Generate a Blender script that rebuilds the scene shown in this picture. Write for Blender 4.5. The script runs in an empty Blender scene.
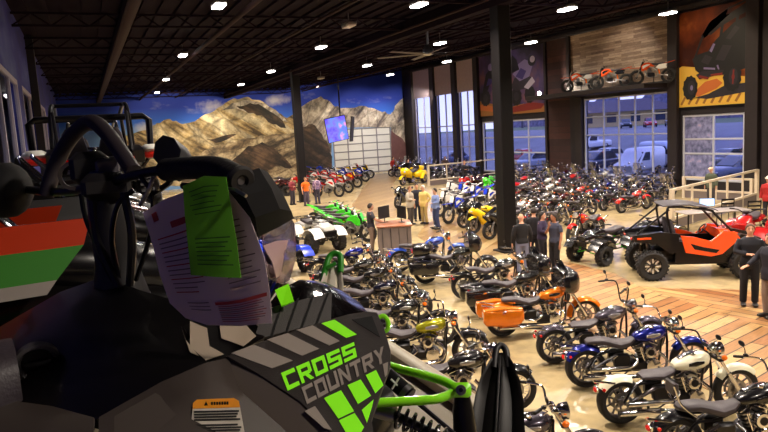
import bpy, math, random
from mathutils import Vector, Matrix, Euler
rnd = random.Random(7)
scene = bpy.context.scene
COL = scene.collection
PI = math.pi
sin, cos = math.sin, math.cos
V = Vector

# ---------------------------------------------------------------- camera
FOC = 660.0
EYE = V((0, 0, 4.3))
def _cam_axes(yaw=24.0, pitch=7.42, roll=3.3):
    y, p, r = map(math.radians, (yaw, pitch, roll))
    fw = V((sin(y)*cos(p), cos(y)*cos(p), -sin(p)))
    r0 = V((cos(y), -sin(y), 0))
    u0 = V((sin(y)*sin(p), cos(y)*sin(p), cos(p)))
    return r0*cos(r) - u0*sin(r), u0*cos(r) + r0*sin(r), fw
CR, CU, CF = _cam_axes()
cam_data = bpy.data.cameras.new('camera')
cam_data.sensor_width = 36.0
cam_data.lens = FOC/768*36
cam_data.clip_start = 0.05
cam_data.clip_end = 400
cam = bpy.data.objects.new('camera', cam_data)
COL.objects.link(cam)
M3 = Matrix((CR, CU, -CF)).transposed()
cam.matrix_world = Matrix.Translation(EYE) @ M3.to_4x4()
scene.camera = cam
def P(px, py, d):
    return EYE + CR*((px-384)/FOC*d) - CU*((py-216)/FOC*d) + CF*d
def G(px, py, z=0.0):
    q = P(px, py, 1) - EYE
    return EYE + q*((z-EYE.z)/q.z)
def onX(px, py, X):
    q = P(px, py, 1) - EYE
    return EYE + q*(X/q.x)
def onY(px, py, Y):
    q = P(px, py, 1) - EYE
    return EYE + q*(Y/q.y)

# ---------------------------------------------------------------- materials
_mats = {}
def lin(c):
    return tuple(((x/255)/12.92 if x/255 <= .04045 else ((x/255+.055)/1.055)**2.4) for x in c)
def mat(name, rgb, rough=.5, metal=0.0, coat=0.0, emit=0.0, spec=None, bump=0.0, bscale=60, var=0.0):
    if name in _mats: return _mats[name]
    m = bpy.data.materials.new(name); m.use_nodes = True
    nt = m.node_tree; b = nt.nodes['Principled BSDF']
    c = (*lin(rgb), 1)
    b.inputs['Base Color'].default_value = c
    b.inputs['Roughness'].default_value = rough
    b.inputs['Metallic'].default_value = metal
    b.inputs['Coat Weight'].default_value = coat
    b.inputs['Coat Roughness'].default_value = .06
    if spec is not None: b.inputs['Specular IOR Level'].default_value = spec
    if emit:
        b.inputs['Emission Color'].default_value = c
        b.inputs['Emission Strength'].default_value = emit
    if bump or var:
        tc = nt.nodes.new('ShaderNodeTexCoord'); no = nt.nodes.new('ShaderNodeTexNoise')
        no.inputs['Scale'].default_value = bscale; no.inputs['Detail'].default_value = 3
        nt.links.new(tc.outputs['Object'], no.inputs['Vector'])
        if bump:
            bp = nt.nodes.new('ShaderNodeBump'); bp.inputs['Strength'].default_value = bump
            bp.inputs['Distance'].default_value = .01
            nt.links.new(no.outputs['Fac'], bp.inputs['Height']); nt.links.new(bp.outputs['Normal'], b.inputs['Normal'])
        if var:
            mx = nt.nodes.new('ShaderNodeMix'); mx.data_type = 'RGBA'
            mx.inputs[6].default_value = tuple(x*(1-var) for x in c[:3])+(1,)
            mx.inputs[7].default_value = tuple(min(1, x*(1+var)) for x in c[:3])+(1,)
            nt.links.new(no.outputs['Fac'], mx.inputs[0]); nt.links.new(mx.outputs[2], b.inputs['Base Color'])
    _mats[name] = m
    return m
def glass_mat(name, tint=(200, 215, 235), trans=.88, rough=.05):
    if name in _mats: return _mats[name]
    m = bpy.data.materials.new(name); m.use_nodes = True
    nt = m.node_tree; nt.nodes.clear()
    out = nt.nodes.new('ShaderNodeOutputMaterial'); mix = nt.nodes.new('ShaderNodeMixShader')
    tr = nt.nodes.new('ShaderNodeBsdfTransparent'); gl = nt.nodes.new('ShaderNodeBsdfGlossy')
    tr.inputs['Color'].default_value = (*lin(tint), 1); gl.inputs['Roughness'].default_value = rough
    mix.inputs[0].default_value = 1-trans
    nt.links.new(tr.outputs[0], mix.inputs[1]); nt.links.new(gl.outputs[0], mix.inputs[2]); nt.links.new(mix.outputs[0], out.inputs[0])
    _mats[name] = m
    return m
def tex_mat(name, build, rough=.6, metal=0.0, coat=0.0, spec=None):
    """build(nt, coord_socket) -> (color socket, optional height socket)"""
    if name in _mats: return _mats[name]
    m = bpy.data.materials.new(name); m.use_nodes = True
    nt = m.node_tree; b = nt.nodes['Principled BSDF']
    tc = nt.nodes.new('ShaderNodeTexCoord')
    col = build(nt, tc.outputs['Object'])
    nt.links.new(col, b.inputs['Base Color'])
    b.inputs['Roughness'].default_value = rough; b.inputs['Metallic'].default_value = metal
    b.inputs['Coat Weight'].default_value = coat
    if spec is not None: b.inputs['Specular IOR Level'].default_value = spec
    _mats[name] = m
    return m
def n_map(nt, vec, rot=(0, 0, 0), scale=(1, 1, 1), loc=(0, 0, 0)):
    mp = nt.nodes.new('ShaderNodeMapping')
    mp.inputs['Rotation'].default_value = rot; mp.inputs['Scale'].default_value = scale; mp.inputs['Location'].default_value = loc
    nt.links.new(vec, mp.inputs['Vector']); return mp.outputs['Vector']
def n_noise(nt, vec, scale, detail=4, rough=.55):
    n = nt.nodes.new('ShaderNodeTexNoise'); n.inputs['Scale'].default_value = scale
    n.inputs['Detail'].default_value = detail; n.inputs['Roughness'].default_value = rough
    nt.links.new(vec, n.inputs['Vector']); return n.outputs['Fac']
def n_ramp(nt, fac, stops):
    r = nt.nodes.new('ShaderNodeValToRGB'); e = r.color_ramp.elements
    while len(e) < len(stops): e.new(.5)
    for k, (p, c) in enumerate(stops):
        e[k].position = p; e[k].color = (*lin(c), 1)
    nt.links.new(fac, r.inputs['Fac']); return r.outputs['Color']
def n_mix(nt, fac, a, b, mode='MIX'):
    mx = nt.nodes.new('ShaderNodeMix'); mx.data_type = 'RGBA'; mx.blend_type = mode
    for s, v in ((0, fac), (6, a), (7, b)):
        if isinstance(v, (int, float)): mx.inputs[s].default_value = v
        elif isinstance(v, tuple): mx.inputs[s].default_value = (*lin(v), 1)
        else: nt.links.new(v, mx.inputs[s])
    return mx.outputs[2]
def n_brick(nt, vec, c1, c2, mortar, bw, rh, ms=.01, freq=2, off=.5):
    k = nt.nodes.new('ShaderNodeTexBrick')
    k.offset = off; k.offset_frequency = freq
    k.inputs['Color1'].default_value = (*lin(c1), 1); k.inputs['Color2'].default_value = (*lin(c2), 1)
    k.inputs['Mortar'].default_value = (*lin(mortar), 1); k.inputs['Scale'].default_value = 1
    k.inputs['Mortar Size'].default_value = ms; k.inputs['Brick Width'].default_value = bw; k.inputs['Row Height'].default_value = rh
    nt.links.new(vec, k.inputs['Vector']); return k.outputs['Color']
def planks(rot, c1, c2, c3, dark, bw=2.4, rh=.19, ms=.006, swap=(0, 0, 0)):
    def f(nt, v):
        v = n_map(nt, v, rot=swap); v = n_map(nt, v, rot=(0, 0, rot))
        a = n_brick(nt, v, c1, c2, dark, bw, rh, ms, off=.37)
        b = n_brick(nt, v, (255, 255, 255), c3, dark, bw, rh, ms, off=.37)
        b2 = n_brick(nt, n_map(nt, v, loc=(3.7, rh*6, 0)), (255, 255, 255), c3, dark, bw, rh, ms, off=.37)
        g = n_noise(nt, n_map(nt, v, scale=(1.5, 22, 1)), 2.0, 5)
        gr = n_ramp(nt, g, [(.3, (170, 160, 150)), (.7, (255, 255, 255))])
        return n_mix(nt, .75, n_mix(nt, .6, a, b2, 'MULTIPLY'), gr, 'MULTIPLY')
    return f

PAINT = mat('paint_placeholder', (30, 30, 34), .3, 0, .8)
PAINT_F = mat('paint_fender_placeholder', (30, 30, 34), .3, 0, .8)
PAINT2 = mat('paint_second_placeholder', (30, 30, 34), .3, 0, .8)
CHROME = mat('chrome', (225, 222, 226), .12, 1.0)
STEEL = mat('brushed_steel', (150, 148, 150), .33, 1.0)
BLKMET = mat('black_metal', (22, 20, 24), .35, .5, .3)
RUBBER = mat('tire_rubber', (24, 21, 22), .75, bump=.2, bscale=90)
LEATHER = mat('black_leather', (58, 50, 56), .5, bump=.15, bscale=120)
PLAST = mat('black_plastic', (26, 24, 27), .5)
GREYPL = mat('grey_plastic', (90, 86, 88), .5)
REDL = mat('red_lens', (200, 24, 20), .15, 0, .6, emit=.15)
ORL = mat('amber_lens', (235, 110, 20), .15, 0, .6, emit=.12)
LENS = mat('clear_lens', (225, 230, 235), .08, .3, .8)
SMOKE = mat('smoked_screen', (18, 18, 24), .08, 0, .8)
ENGINE = mat('engine_black', (34, 31, 35), .4, .6)
ALLOY = mat('cast_alloy', (120, 116, 118), .3, 1.0)
WHITEP = mat('white_plastic', (228, 226, 220), .4, 0, .3)

def paint(name, rgb, metal=0.0, rough=.25, coat=.5):
    return mat('paint_'+name, rgb, rough, metal, coat)

# ---------------------------------------------------------------- mesh builder
def catmull(pts, n=6):
    pts = [V(p) for p in pts]
    if len(pts) < 3: return pts
    out = []
    q = [pts[0]*2-pts[1]] + pts + [pts[-1]*2-pts[-2]]
    for i in range(1, len(q)-2):
        for k in range(n):
            t = k/n
            out.append(.5*((2*q[i]) + (q[i+1]-q[i-1])*t + (2*q[i-1]-5*q[i]+4*q[i+1]-q[i+2])*t*t + (3*q[i]-q[i-1]-3*q[i+1]+q[i+2])*t**3))
    out.append(pts[-1].copy())
    return out
class MB:
    def __init__(s): s.v = []; s.f = []; s.m = []; s.mats = []
    def mi(s, m):
        if m not in s.mats: s.mats.append(m)
        return s.mats.index(m)
    def add(s, vs, fs, m, T=None):
        o = len(s.v); k = s.mi(m)
        s.v += [tuple(T @ V(v)) if T else tuple(v) for v in vs]
        s.f += [tuple(i+o for i in f) for f in fs]; s.m += [k]*len(fs)
    def loft(s, rings, m, caps=True, T=None, wrap=True):
        n = len(rings[0]); vs = [p for r in rings for p in r]; fs = []
        for a in range(len(rings)-1):
            for i in range(n if wrap else n-1):
                j = (i+1) % n
                fs.append((a*n+i, a*n+j, (a+1)*n+j, (a+1)*n+i))
        if caps:
            fs.append(tuple(range(n-1, -1, -1))); b = (len(rings)-1)*n
            fs.append(tuple(b+i for i in range(n)))
        s.add(vs, fs, m, T)
    def tube(s, pts, r, m, n=8, smooth=0, T=None):
        if smooth: 
            if not isinstance(r, (int, float)):
                k = len(r); rr = []
                for i in range(k-1):
                    for t in range(smooth): rr.append(r[i]+(r[i+1]-r[i])*t/smooth)
                r = rr+[r[-1]]
            pts = catmull(pts, smooth)
        pts = [V(p) for p in pts]; rings = []; up = None
        for i, p in enumerate(pts):
            d = (pts[min(i+1, len(pts)-1)] - pts[max(i-1, 0)])
            if d.length < 1e-9: d = V((0, 0, 1))
            d.normalize()
            if up is None:
                up = V((0, 0, 1)) if abs(d.z) < .9 else V((1, 0, 0))
            a = d.cross(up)
            if a.length < 1e-6: a = d.orthogonal()
            a.normalize(); up = a.cross(d).normalized()
            R = r if isinstance(r, (int, float)) else r[i]
            rings.append([p + (a*cos(2*PI*k/n) + up*sin(2*PI*k/n))*R for k in range(n)])
        s.loft([[tuple(q) for q in ring] for ring in rings], m, True, T)
    def lathe(s, prof, m, axis='y', o=(0, 0, 0), n=20, T=None, closed=True):
        """prof: list of (radius, along axis)"""
        rings = []
        for (r, a) in prof:
            ring = []
            for k in range(n):
                c, d = r*cos(2*PI*k/n), r*sin(2*PI*k/n)
                p = {'y': (c, a, d), 'x': (a, c, d), 'z': (c, d, a)}[axis]
                ring.append((p[0]+o[0], p[1]+o[1], p[2]+o[2]))
            rings.append(ring)
        s.loft(rings, m, closed, T)
    def ring(s, prof, m, axis='y', o=(0, 0, 0), n=24, T=None):
        """closed profile swept round the axis (torus like)"""
        s.lathe(prof+[prof[0]], m, axis, o, n, T, False)
    def ell(s, c, r, m, n=12, k=7, T=None):
        rings = []
        for i in range(1, k):
            a = PI*i/k
            rings.append([(c[0]+r[0]*sin(a)*cos(2*PI*j/n), c[1]+r[1]*sin(a)*sin(2*PI*j/n), c[2]-r[2]*cos(a)) for j in range(n)])
        s.loft(rings, m, True, T)
    def box(s, c, d, m, bev=0.0, T=None):
        x, y, z = d[0]/2, d[1]/2, d[2]/2
        b = min(bev, x*.9, y*.9, z*.9)
        def rect(zz, ins):
            X, Y = x-ins, y-ins
            if b <= 0: return [(c[0]+i*X, c[1]+j*Y, c[2]+zz) for i, j in ((-1, -1), (1, -1), (1, 1), (-1, 1))]
            q = b*.6
            return [(c[0]+i, c[1]+j, c[2]+zz) for i, j in ((-X+q, -Y), (X-q, -Y), (X, -Y+q), (X, Y-q), (X-q, Y), (-X+q, Y), (-X, Y-q), (-X, -Y+q))]
        if b <= 0: s.loft([rect(-z, 0), rect(z, 0)], m, True, T)
        else: s.loft([rect(-z, b), rect(-z+b, 0), rect(z-b, 0), rect(z, b)], m, True, T)
    def prism(s, poly, h0, h1, m, f=None, T=None):
        """poly in 2D lifted by f(u,v,h) -> xyz"""
        f = f or (lambda u, v, h: (u, v, h))
        s.loft([[f(u, v, h0) for u, v in poly], [f(u, v, h1) for u, v in poly]], m, True, T)
    def sheet(s, grid, th, m, T=None):
        """grid of points -> shell with thickness th along averaged normals"""
        R, C = len(grid), len(grid[0]); g = [[V(p) for p in r] for r in grid]
        nb = []
        for i in range(R):
            row = []
            for j in range(C):
                a = g[min(i+1, R-1)][j]-g[max(i-1, 0)][j]; b = g[i][min(j+1, C-1)]-g[i][max(j-1, 0)]
                nn = a.cross(b); row.append(nn.normalized() if nn.length > 1e-9 else V((0, 0, 1)))
            nb.append(row)
        vs = [tuple(g[i][j]+nb[i][j]*th/2) for i in range(R) for j in range(C)] + [tuple(g[i][j]-nb[i][j]*th/2) for i in range(R) for j in range(C)]
        fs = []; N = R*C
        for i in range(R-1):
            for j in range(C-1):
                q = (i*C+j, (i+1)*C+j, (i+1)*C+j+1, i*C+j+1); fs.append(q); fs.append(tuple(N+k for k in reversed(q)))
        bd = [j for j in range(C)] + [i*C+C-1 for i in range(1, R)] + [(R-1)*C+j for j in range(C-2, -1, -1)] + [i*C for i in range(R-2, 0, -1)]
        for k in range(len(bd)):
            a, b = bd[k], bd[(k+1) % len(bd)]; fs.append((a, b, N+b, N+a))
        s.add(vs, fs, m, T)
    def mesh(s, name, sharp=38):
        me = bpy.data.meshes.new(name)
        me.from_pydata(s.v, [], s.f)
        for m in s.mats: me.materials.append(m)
        me.polygons.foreach_set('material_index', s.m)
        import bmesh
        bm = bmesh.new(); bm.from_mesh(me); bmesh.ops.recalc_face_normals(bm, faces=bm.faces)
        bm.to_mesh(me); bm.free()
        me.polygons.foreach_set('use_smooth', [True]*len(me.polygons))
        me.set_sharp_from_angle(angle=math.radians(sharp))
        me.update()
        return me
def link(name, data, parent=None, loc=None):
    o = bpy.data.objects.new(name, data); COL.objects.link(o)
    if parent: o.parent = parent
    if loc is not None: o.location = loc
    return o
def tag(o, label, cat, group=None, kind=None):
    if label: o['label'] = label
    if cat: o['category'] = cat
    if group: o['group'] = group
    if kind: o['kind'] = kind
    return o
def struct(name, mb, parent=None):
    o = link(name, mb.mesh(name), parent)
    if not parent: o['kind'] = 'structure'
    return o
def thing(name, label, cat, loc=(0, 0, 0), rz=0, group=None):
    o = link(name, None); o.empty_display_size = .2
    o.location = loc; o.rotation_euler = (0, 0, rz)
    return tag(o, label, cat, group)
def part(name, mb, parent, label=None):
    o = link(name, mb.mesh(name), parent)
    if label: o['label'] = label
    return o
def rect2(hw, hh, p=2.4, n=16):
    """superellipse ring (u, v)"""
    out = []
    for k in range(n):
        a = 2*PI*k/n; c, s_ = cos(a), sin(a)
        out.append((hw*math.copysign(abs(c)**(2/p), c), hh*math.copysign(abs(s_)**(2/p), s_)))
    return out
def body_loft(mb, st, m, p=2.4, n=16, axis='x', T=None):
    """st: (along, centre across, centre up, half width, half height[, power])"""
    rings = []
    for q in st:
        a, cy, cz, hw, hh = q[:5]; pw = q[5] if len(q) > 5 else p
        rings.append([{'x': (a, cy+u, cz+v), 'z': (cy+u, cz+v, a), 'y': (cy+u, a, cz+v)}[axis] for u, v in rect2(hw, hh, pw, n)])
    mb.loft(rings, m, True, T)

# ---------------------------------------------------------------- the hall
XL, XR, YB, YF = -1.7, 31.0, 63.0, -9.0
MZ = 3.15   # mezzanine floor level
def ceil_z(x): return 8.45 if x < 18 else 8.45 + (x-18)/(XR-18)*2.0

def f_conc(nt, v):
    n1 = n_noise(nt, v, .35, 6); n2 = n_noise(nt, v, 3.0, 5)
    a = n_ramp(nt, n1, [(.3, (158, 144, 114)), (.7, (188, 172, 138))])
    return n_mix(nt, .35, a, n_ramp(nt, n2, [(.35, (150, 135, 100)), (.65, (225, 210, 170))]), 'OVERLAY')
M_FLOOR = tex_mat('polished_tan_concrete', f_conc, .22)
mb = MB(); mb.box(((XL+XR)/2, (YB+YF)/2, -.15), (XR-XL+.6, YB-YF+.6, .3), M_FLOOR)
struct('floor', mb)

def floor_patch(pts, m, z=.012):
    mb = MB(); mb.prism([(p.x, p.y) for p in pts], 0.0005, z, m); return struct('floor', mb)
M_PL1 = tex_mat('reclaimed_planks_a', planks(math.radians(-13), (214, 178, 122), (180, 124, 74), (176, 144, 118), (30, 16, 14), bw=3.1, rh=.27, ms=.014), .4)
M_PL2 = tex_mat('reclaimed_planks_b', planks(math.radians(78), (206, 166, 110), (172, 116, 70), (172, 140, 114), (30, 16, 14), bw=3.1, rh=.27, ms=.014), .4)
M_PL3 = tex_mat('pale_floor_boards', planks(math.radians(-40), (190, 164, 116), (164, 130, 84), (190, 168, 140), (96, 72, 50), bw=4.0, rh=.40, ms=.012), .3)
# wooden floor: diagonal boards in front of the cruisers, split by a seam
seamA, seamB = G(640, 287), G(775, 331)
floor_patch([G(512, 252), G(568, 262), G(615, 274), seamA, seamB, G(800, 345), G(800, 402), G(720, 396), G(660, 366), G(600, 338), G(540, 312), G(500, 290)], M_PL1)
floor_patch([seamA, G(672, 289), G(735, 290), G(800, 296), G(800, 338), seamB], M_PL2)
floor_patch([G(417, 236), G(430, 219), G(470, 214), G(520, 226), G(545, 238), G(512, 249), G(470, 262), G(440, 252)], M_PL3)
floor_patch([G(352, 206), G(372, 175), G(398, 172), G(392, 190), G(402, 212), G(395, 218), G(372, 216)], M_PL3)

# ceiling: flat over the left, rising towards the right wall; steel deck ribs across
M_DECK = mat('dark_roof_deck', (24, 15, 26), .9, spec=.05)
M_JOIST = mat('dark_steel_joist', (27, 18, 27), .85, spec=.05)
M_DUCT = mat('brown_painted_duct', (44, 30, 33), .8, spec=.1)
mb = MB()
for x0, x1 in ((XL-.3, 18), (18, XR+.3)):
    za, zb = ceil_z(x0), ceil_z(x1)
    n = max(2, int((x1-x0)/.6))
    for k in range(n):
        a, b = x0+(x1-x0)*k/n, x0+(x1-x0)*(k+1)/n; w = (b-a)*.3
        z0 = za+(zb-za)*k/n+.36; z1 = za+(zb-za)*(k+1)/n+.36
        mb.loft([[(a, y, z0), (a+w, y, z0), (a+w, y, z0+.09), (b, y, z1+.09), (b, y, z1+.2), (a, y, z0+.2)] for y in (YF-.3, YB+.3)], M_DECK)
struct('ceiling', mb)
def truss(p0, p1, h, n, r=.035):
    mb = MB(); p0, p1 = V(p0), V(p1); u = V((0, 0, h))
    for off in (0, 1):
        a, b = p0+u*off, p1+u*off
        d = (b-a).normalized(); side = d.cross(V((0, 0, 1))).normalized()*r*1.6; up = V((0, 0, r))
        mb.loft([[tuple(q+s1*side+s2*up) for s1, s2 in ((-1, -1), (1, -1), (1, 1), (-1, 1))] for q in (a, b)], M_JOIST)
    for k in range(n):
        a = p0.lerp(p1, k/n)+u*(k % 2); b = p0.lerp(p1, (k+1)/n)+u*((k+1) % 2)
        mb.tube([a, b], r*.7, M_JOIST, 4)
    return mb
for y in (3, 8.5, 14, 19.5, 25, 30.5, 36, 41.5, 47, 52.5, 58, 62.4):
    struct('trim_1', truss((XL, y, 8.35), (18, y, 8.35), .4, 34))
    struct('trim_2', truss((18, y, 8.35), (XR, y, ceil_z(XR)-.1), .4, 24))
mb = MB(); mb.box((12.6, (YB+YF)/2, 8.3), (.35, YB-YF, .55), M_JOIST); struct('trim_3', mb)
# round brown duct and a second run of pipe along the left side
mb = MB(); mb.box((1.6, (YB+YF)/2, 8.1), (.34, YB-YF-.4, .36), M_DUCT, .04); struct('trim_4', mb)
for x, z, r, nm in ((5.0, 8.2, .09, 'trim_5'), (8.0, 8.25, .05, 'trim_6'), (12.3, 8.25, .05, 'trim_6'), (20.0, 8.5, .06, 'trim_6')):
    mb = MB(); mb.tube([(x, YF, z), (x, YB-.2, z)], r, M_DUCT, 12); struct(nm, mb)

# left wall, blue mural paint, with windows
def f_sky(nt, v):
    n1 = n_noise(nt, n_map(nt, v, scale=(1, .5, 1.4)), .28, 5)
    return n_ramp(nt, n1, [(.42, (16, 18, 104)), (.56, (36, 40, 140)), (.70, (84, 96, 160))])
def f_back(nt, v):
    sep = nt.nodes.new('ShaderNodeSeparateXYZ'); nt.links.new(v, sep.inputs[0])
    mr = nt.nodes.new('ShaderNodeMapRange'); mr.inputs[1].default_value = 5.2; mr.inputs[2].default_value = 8.6
    nt.links.new(sep.outputs['Z'], mr.inputs[0])
    g = n_ramp(nt, mr.outputs[0], [(0, (110, 150, 200)), (.3, (30, 88, 190)), (.65, (8, 44, 156))])
    cl = n_noise(nt, n_map(nt, v, scale=(.7, 1, 1.6)), .38, 6, .6)
    c = n_ramp(nt, cl, [(.60, (0, 0, 0)), (.80, (170, 170, 170))])
    for cx, cz, sx, sz in ((11.2, 7.3, .30, .75), (17.4, 7.7, .30, .9), (5.2, 5.6, .35, .9)):
        q = n_map(nt, n_map(nt, v, loc=(-cx, 0, -cz)), scale=(sx, 0, sz))
        ln = nt.nodes.new('ShaderNodeVectorMath'); ln.operation = 'LENGTH'; nt.links.new(q, ln.inputs[0])
        ad = nt.nodes.new('ShaderNodeMath'); ad.operation = 'MULTIPLY_ADD'; ad.inputs[1].default_value = 1.0
        nt.links.new(n_noise(nt, v, .9, 6, .6), ad.inputs[0]); nt.links.new(ln.outputs['Value'], ad.inputs[2])
        g = n_mix(nt, n_ramp(nt, ad.outputs[0], [(.55, (215, 215, 215)), (1.05, (0, 0, 0))]), g, (204, 196, 192))
    return n_mix(nt, c, g, (206, 200, 196))
M_SKYL = tex_mat('left_wall_mural_paint', f_sky, .7)
M_SKYB = tex_mat('back_wall_mural_sky', f_back, .7)
def wall_grid(axis, at, th, u0, u1, z0, z1, holes, m_of):
    """wall in plane x=at or y=at, made of rectangles around the holes; m_of(u,z)->material"""
    us = sorted(set([u0, u1] + [h[0] for h in holes] + [h[1] for h in holes] + m_of.us)); zs = sorted(set([z0, z1] + [h[2] for h in holes] + [h[3] for h in holes] + m_of.zs))
    us = [u for u in us if u0 <= u <= u1]; zs = [z for z in zs if z0 <= z <= z1]
    mb = MB()
    for a, b in zip(us, us[1:]):
        for c, d in zip(zs, zs[1:]):
            u, z = (a+b)/2, (c+d)/2
            if any(h[0] < u < h[1] and h[2] < z < h[3] for h in holes): continue
            if axis == 'x': mb.box((at+th/2, u, z), (abs(th), b-a, d-c), m_of(u, z))
            else: mb.box((u, at+th/2, z), (b-a, abs(th), d-c), m_of(u, z))
    return mb
class Zones:
    def __init__(s, base, zones=()):
        s.base = base; s.z = zones
        s.us = [q for r in zones for q in r[:2]]; s.zs = [q for r in zones for q in r[2:4]]
    def __call__(s, u, z):
        for a, b, c, d, m in s.z:
            if a < u < b and c < z < d: return m
        return s.base
M_FRAME = mat('white_window_frame', (196, 196, 204), .4)
M_FRAMEG = mat('grey_window_frame', (176, 168, 182), .4)
GLASS = glass_mat('window_glass', (232, 234, 242), .965)
FILM = tex_mat('window_film', lambda nt, v: n_ramp(nt, n_noise(nt, v, 3.5, 4), [(.35, (88, 92, 128)), (.62, (150, 150, 196)), (.75, (196, 170, 190))]), .5)
def window(nm, axis, at, u0, u1, z0, z1, vs, hs, fm, fw=.09, th=.12, film=None):
    fr = MB()
    def bar(a, b, c, d):
        if axis == 'x': fr.box((at, (a+b)/2, (c+d)/2), (th, b-a, d-c), fm, .01)
        else: fr.box(((a+b)/2, at, (c+d)/2), (b-a, th, d-c), fm, .01)
    bar(u0, u0+fw, z0, z1); bar(u1-fw, u1, z0, z1); bar(u0+fw, u1-fw, z0, z0+fw); bar(u0+fw, u1-fw, z1-fw, z1)
    for v in vs: bar(v-fw*.4, v+fw*.4, z0+fw, z1-fw)
    for h in hs:
        xs = [u0+fw]+[q for v in sorted(vs) for q in (v-fw*.4, v+fw*.4)]+[u1-fw]
        for a, b in zip(xs[::2], xs[1::2]): bar(a, b, h-fw*.4, h+fw*.4)
    o = struct(nm, fr)
    g = MB()
    if axis == 'x': g.box((at, (u0+u1)/2, (z0+z1)/2), (.012, u1-u0-fw*1.2, z1-z0-fw*1.2), GLASS)
    else: g.box(((u0+u1)/2, at, (z0+z1)/2), (u1-u0-fw*1.2, .012, z1-z0-fw*1.2), GLASS)
    part('window_pane', g, o)
    if film:
        g = MB(); a, b = film; g.box((at-.02, (a+b)/2, (z0+z1)/2), (.008, b-a, z1-z0-fw*2), FILM); part('window_film', g, o)
    return o
wl = []
for (pa, pb, pt, pb2) in ((-60, 22, 60, 150), (27, 41, 80, 150), (44, 52, 92, 150)):
    ya, yb = onX(pa, 100, XL).y, onX(pb, 100, XL).y
    wl.append((ya, yb))
wl = [(8.0, 24.4), (26.2, 33.5), (36.0, 41.5)]
holes = [(a, b, 3.7, 6.55) for a, b in wl]
struct('wall_left', wall_grid('x', XL, -.3, YF, YB, 0, 9.3, holes, Zones(M_SKYL)))
for k, (a, b) in enumerate(wl):
    n = max(2, int((b-a)/2.6)); vs = [a+(b-a)*i/n for i in range(1, n)]
    window('window_%d' % (k+1), 'x', XL-.06, a, b, 3.7, 6.55, vs, [], M_FRAMEG, .16)
mb = MB(); mb.box((XL+.14, 31, 4.7), (.28, .42, 9.0), mat('dark_column', (30, 24, 28), .5)); struct('trim_7', mb)
# front wall behind the viewer
struct('wall_front', wall_grid('y', YF, -.3, XL-.3, XR+.3, 0, 11.4, [], Zones(mat('front_wall', (60, 54, 58), .8))))
# back wall with garage door
DX0, DX1, DZ = 22.9, 29.4, 4.6
struct('wall_back', wall_grid('y', YB, .3, XL-.3, XR+.3, 0, 11.4, [(DX0, DX1, 0, DZ)], Zones(M_SKYB)))
M_DOOR = mat('white_door_panel', (196, 192, 186), .5)
M_RIB = mat('grey_door_rail', (120, 116, 120), .5)
mb = MB(); rows, cols = 6, 4
mb.box(((DX0+DX1)/2, YB+.12, DZ/2), (DX1-DX0, .06, DZ), M_DOOR)
for r in range(rows+1):
    mb.box(((DX0+DX1)/2, YB+.07, min(max(DZ*r/rows, .06), DZ-.06)), (DX1-DX0, .06, .10), M_RIB, .01)
for c in range(cols+1):
    mb.box((min(max(DX0+(DX1-DX0)*c/cols, DX0+.08), DX1-.08), YB+.065, DZ/2), (.12, .07, DZ), M_RIB, .01)
struct('door_1', mb)

# right wall
M_DARK = mat('dark_brown_wall', (26, 18, 22), .6, var=.25, bscale=2)
M_BRICK = tex_mat('brown_brick', lambda nt, v: n_mix(nt, .5, n_brick(nt, n_map(nt, v, rot=(PI/2, 0, PI/2)), (86, 48, 42), (54, 30, 30), (44, 32, 32), .45, .15, .014), n_noise(nt, v, 3, 3), 'MULTIPLY'), .8)
M_WOODW = tex_mat('grey_brown_wall_boards', planks(0, (200, 176, 150), (138, 112, 92), (150, 128, 110), (60, 44, 38), bw=1.6, rh=.14, ms=.004, swap=(0, PI/2, PI/2)), .6)
M_TIMB = mat('dark_timber', (33, 23, 24), .6, var=.3, bscale=3)
H3 = (28.3, 35.5, .5, 5.58); H4 = (23.5, 27.4, .5, 4.15); H2 = (39.5, 48.1, .3, 4.5)
HT = [(48.9, 51.8, .3, 9.9), (52.6, 55.9, .3, 9.9), (56.7, 60.4, .3, 9.9)]
zones = [(36.9, 39.3, 0, 6.1, M_BRICK), (36.9, 39.3, 6.1, 9.9, M_BRICK), (28.2, 36.9, 6.2, 9.9, M_WOODW)]
struct('wall_right', wall_grid('x', XR, .35, YF, YB, 0, 11.4, [H3, H4, H2]+HT, Zones(M_DARK, zones)))
window('window_4', 'x', XR+.1, *H3, [33.7, 32.35, 31.0, 29.6], [4.35, 3.15], M_FRAME, .1)
window('window_5', 'x', XR+.1, *H4, [25.4], [2.8, 2.0], M_FRAME, .12, film=(25.5, 27.3))
window('window_6', 'x', XR+.1, *H2, [41.75, 43.9, 46.0], [3.13, 1.95], M_FRAME, .13)
for k, h in enumerate(HT):
    window('window_%d' % (7+k), 'x', XR+.1, *h, [(h[0]+h[1])/2], [4.3, 2.4], M_FRAMEG, .12)
M_BLIND = mat('taupe_roller_blind', (176, 156, 164), .8, var=.12, bscale=4)
for k, h in enumerate(HT):
    b = MB(); b.box((XR-.03, (h[0]+h[1])/2, 8.62), (.03, h[1]-h[0]+.1, 2.75), M_BLIND)
    t = thing('roller_blind', ['taupe roller blind on the tall window beside the indoor motocross poster', 'taupe roller blind on the middle tall window', 'taupe roller blind on the tall window next to the mural corner'][k], 'blind', (0, 0, 0), 0, 'roller blinds over the tall windows')
    part('fabric', b, t)
    c = MB(); c.tube([(XR-.05, h[0]-.03, 10.02), (XR-.05, h[1]+.03, 10.02)], .06, M_FRAMEG, 10); part('roller', c, t)
    c = MB(); c.box((XR-.03, (h[0]+h[1])/2, 7.24), (.05, h[1]-h[0]+.06, .06), M_FRAMEG, .01); part('hem_bar', c, t)
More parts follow.
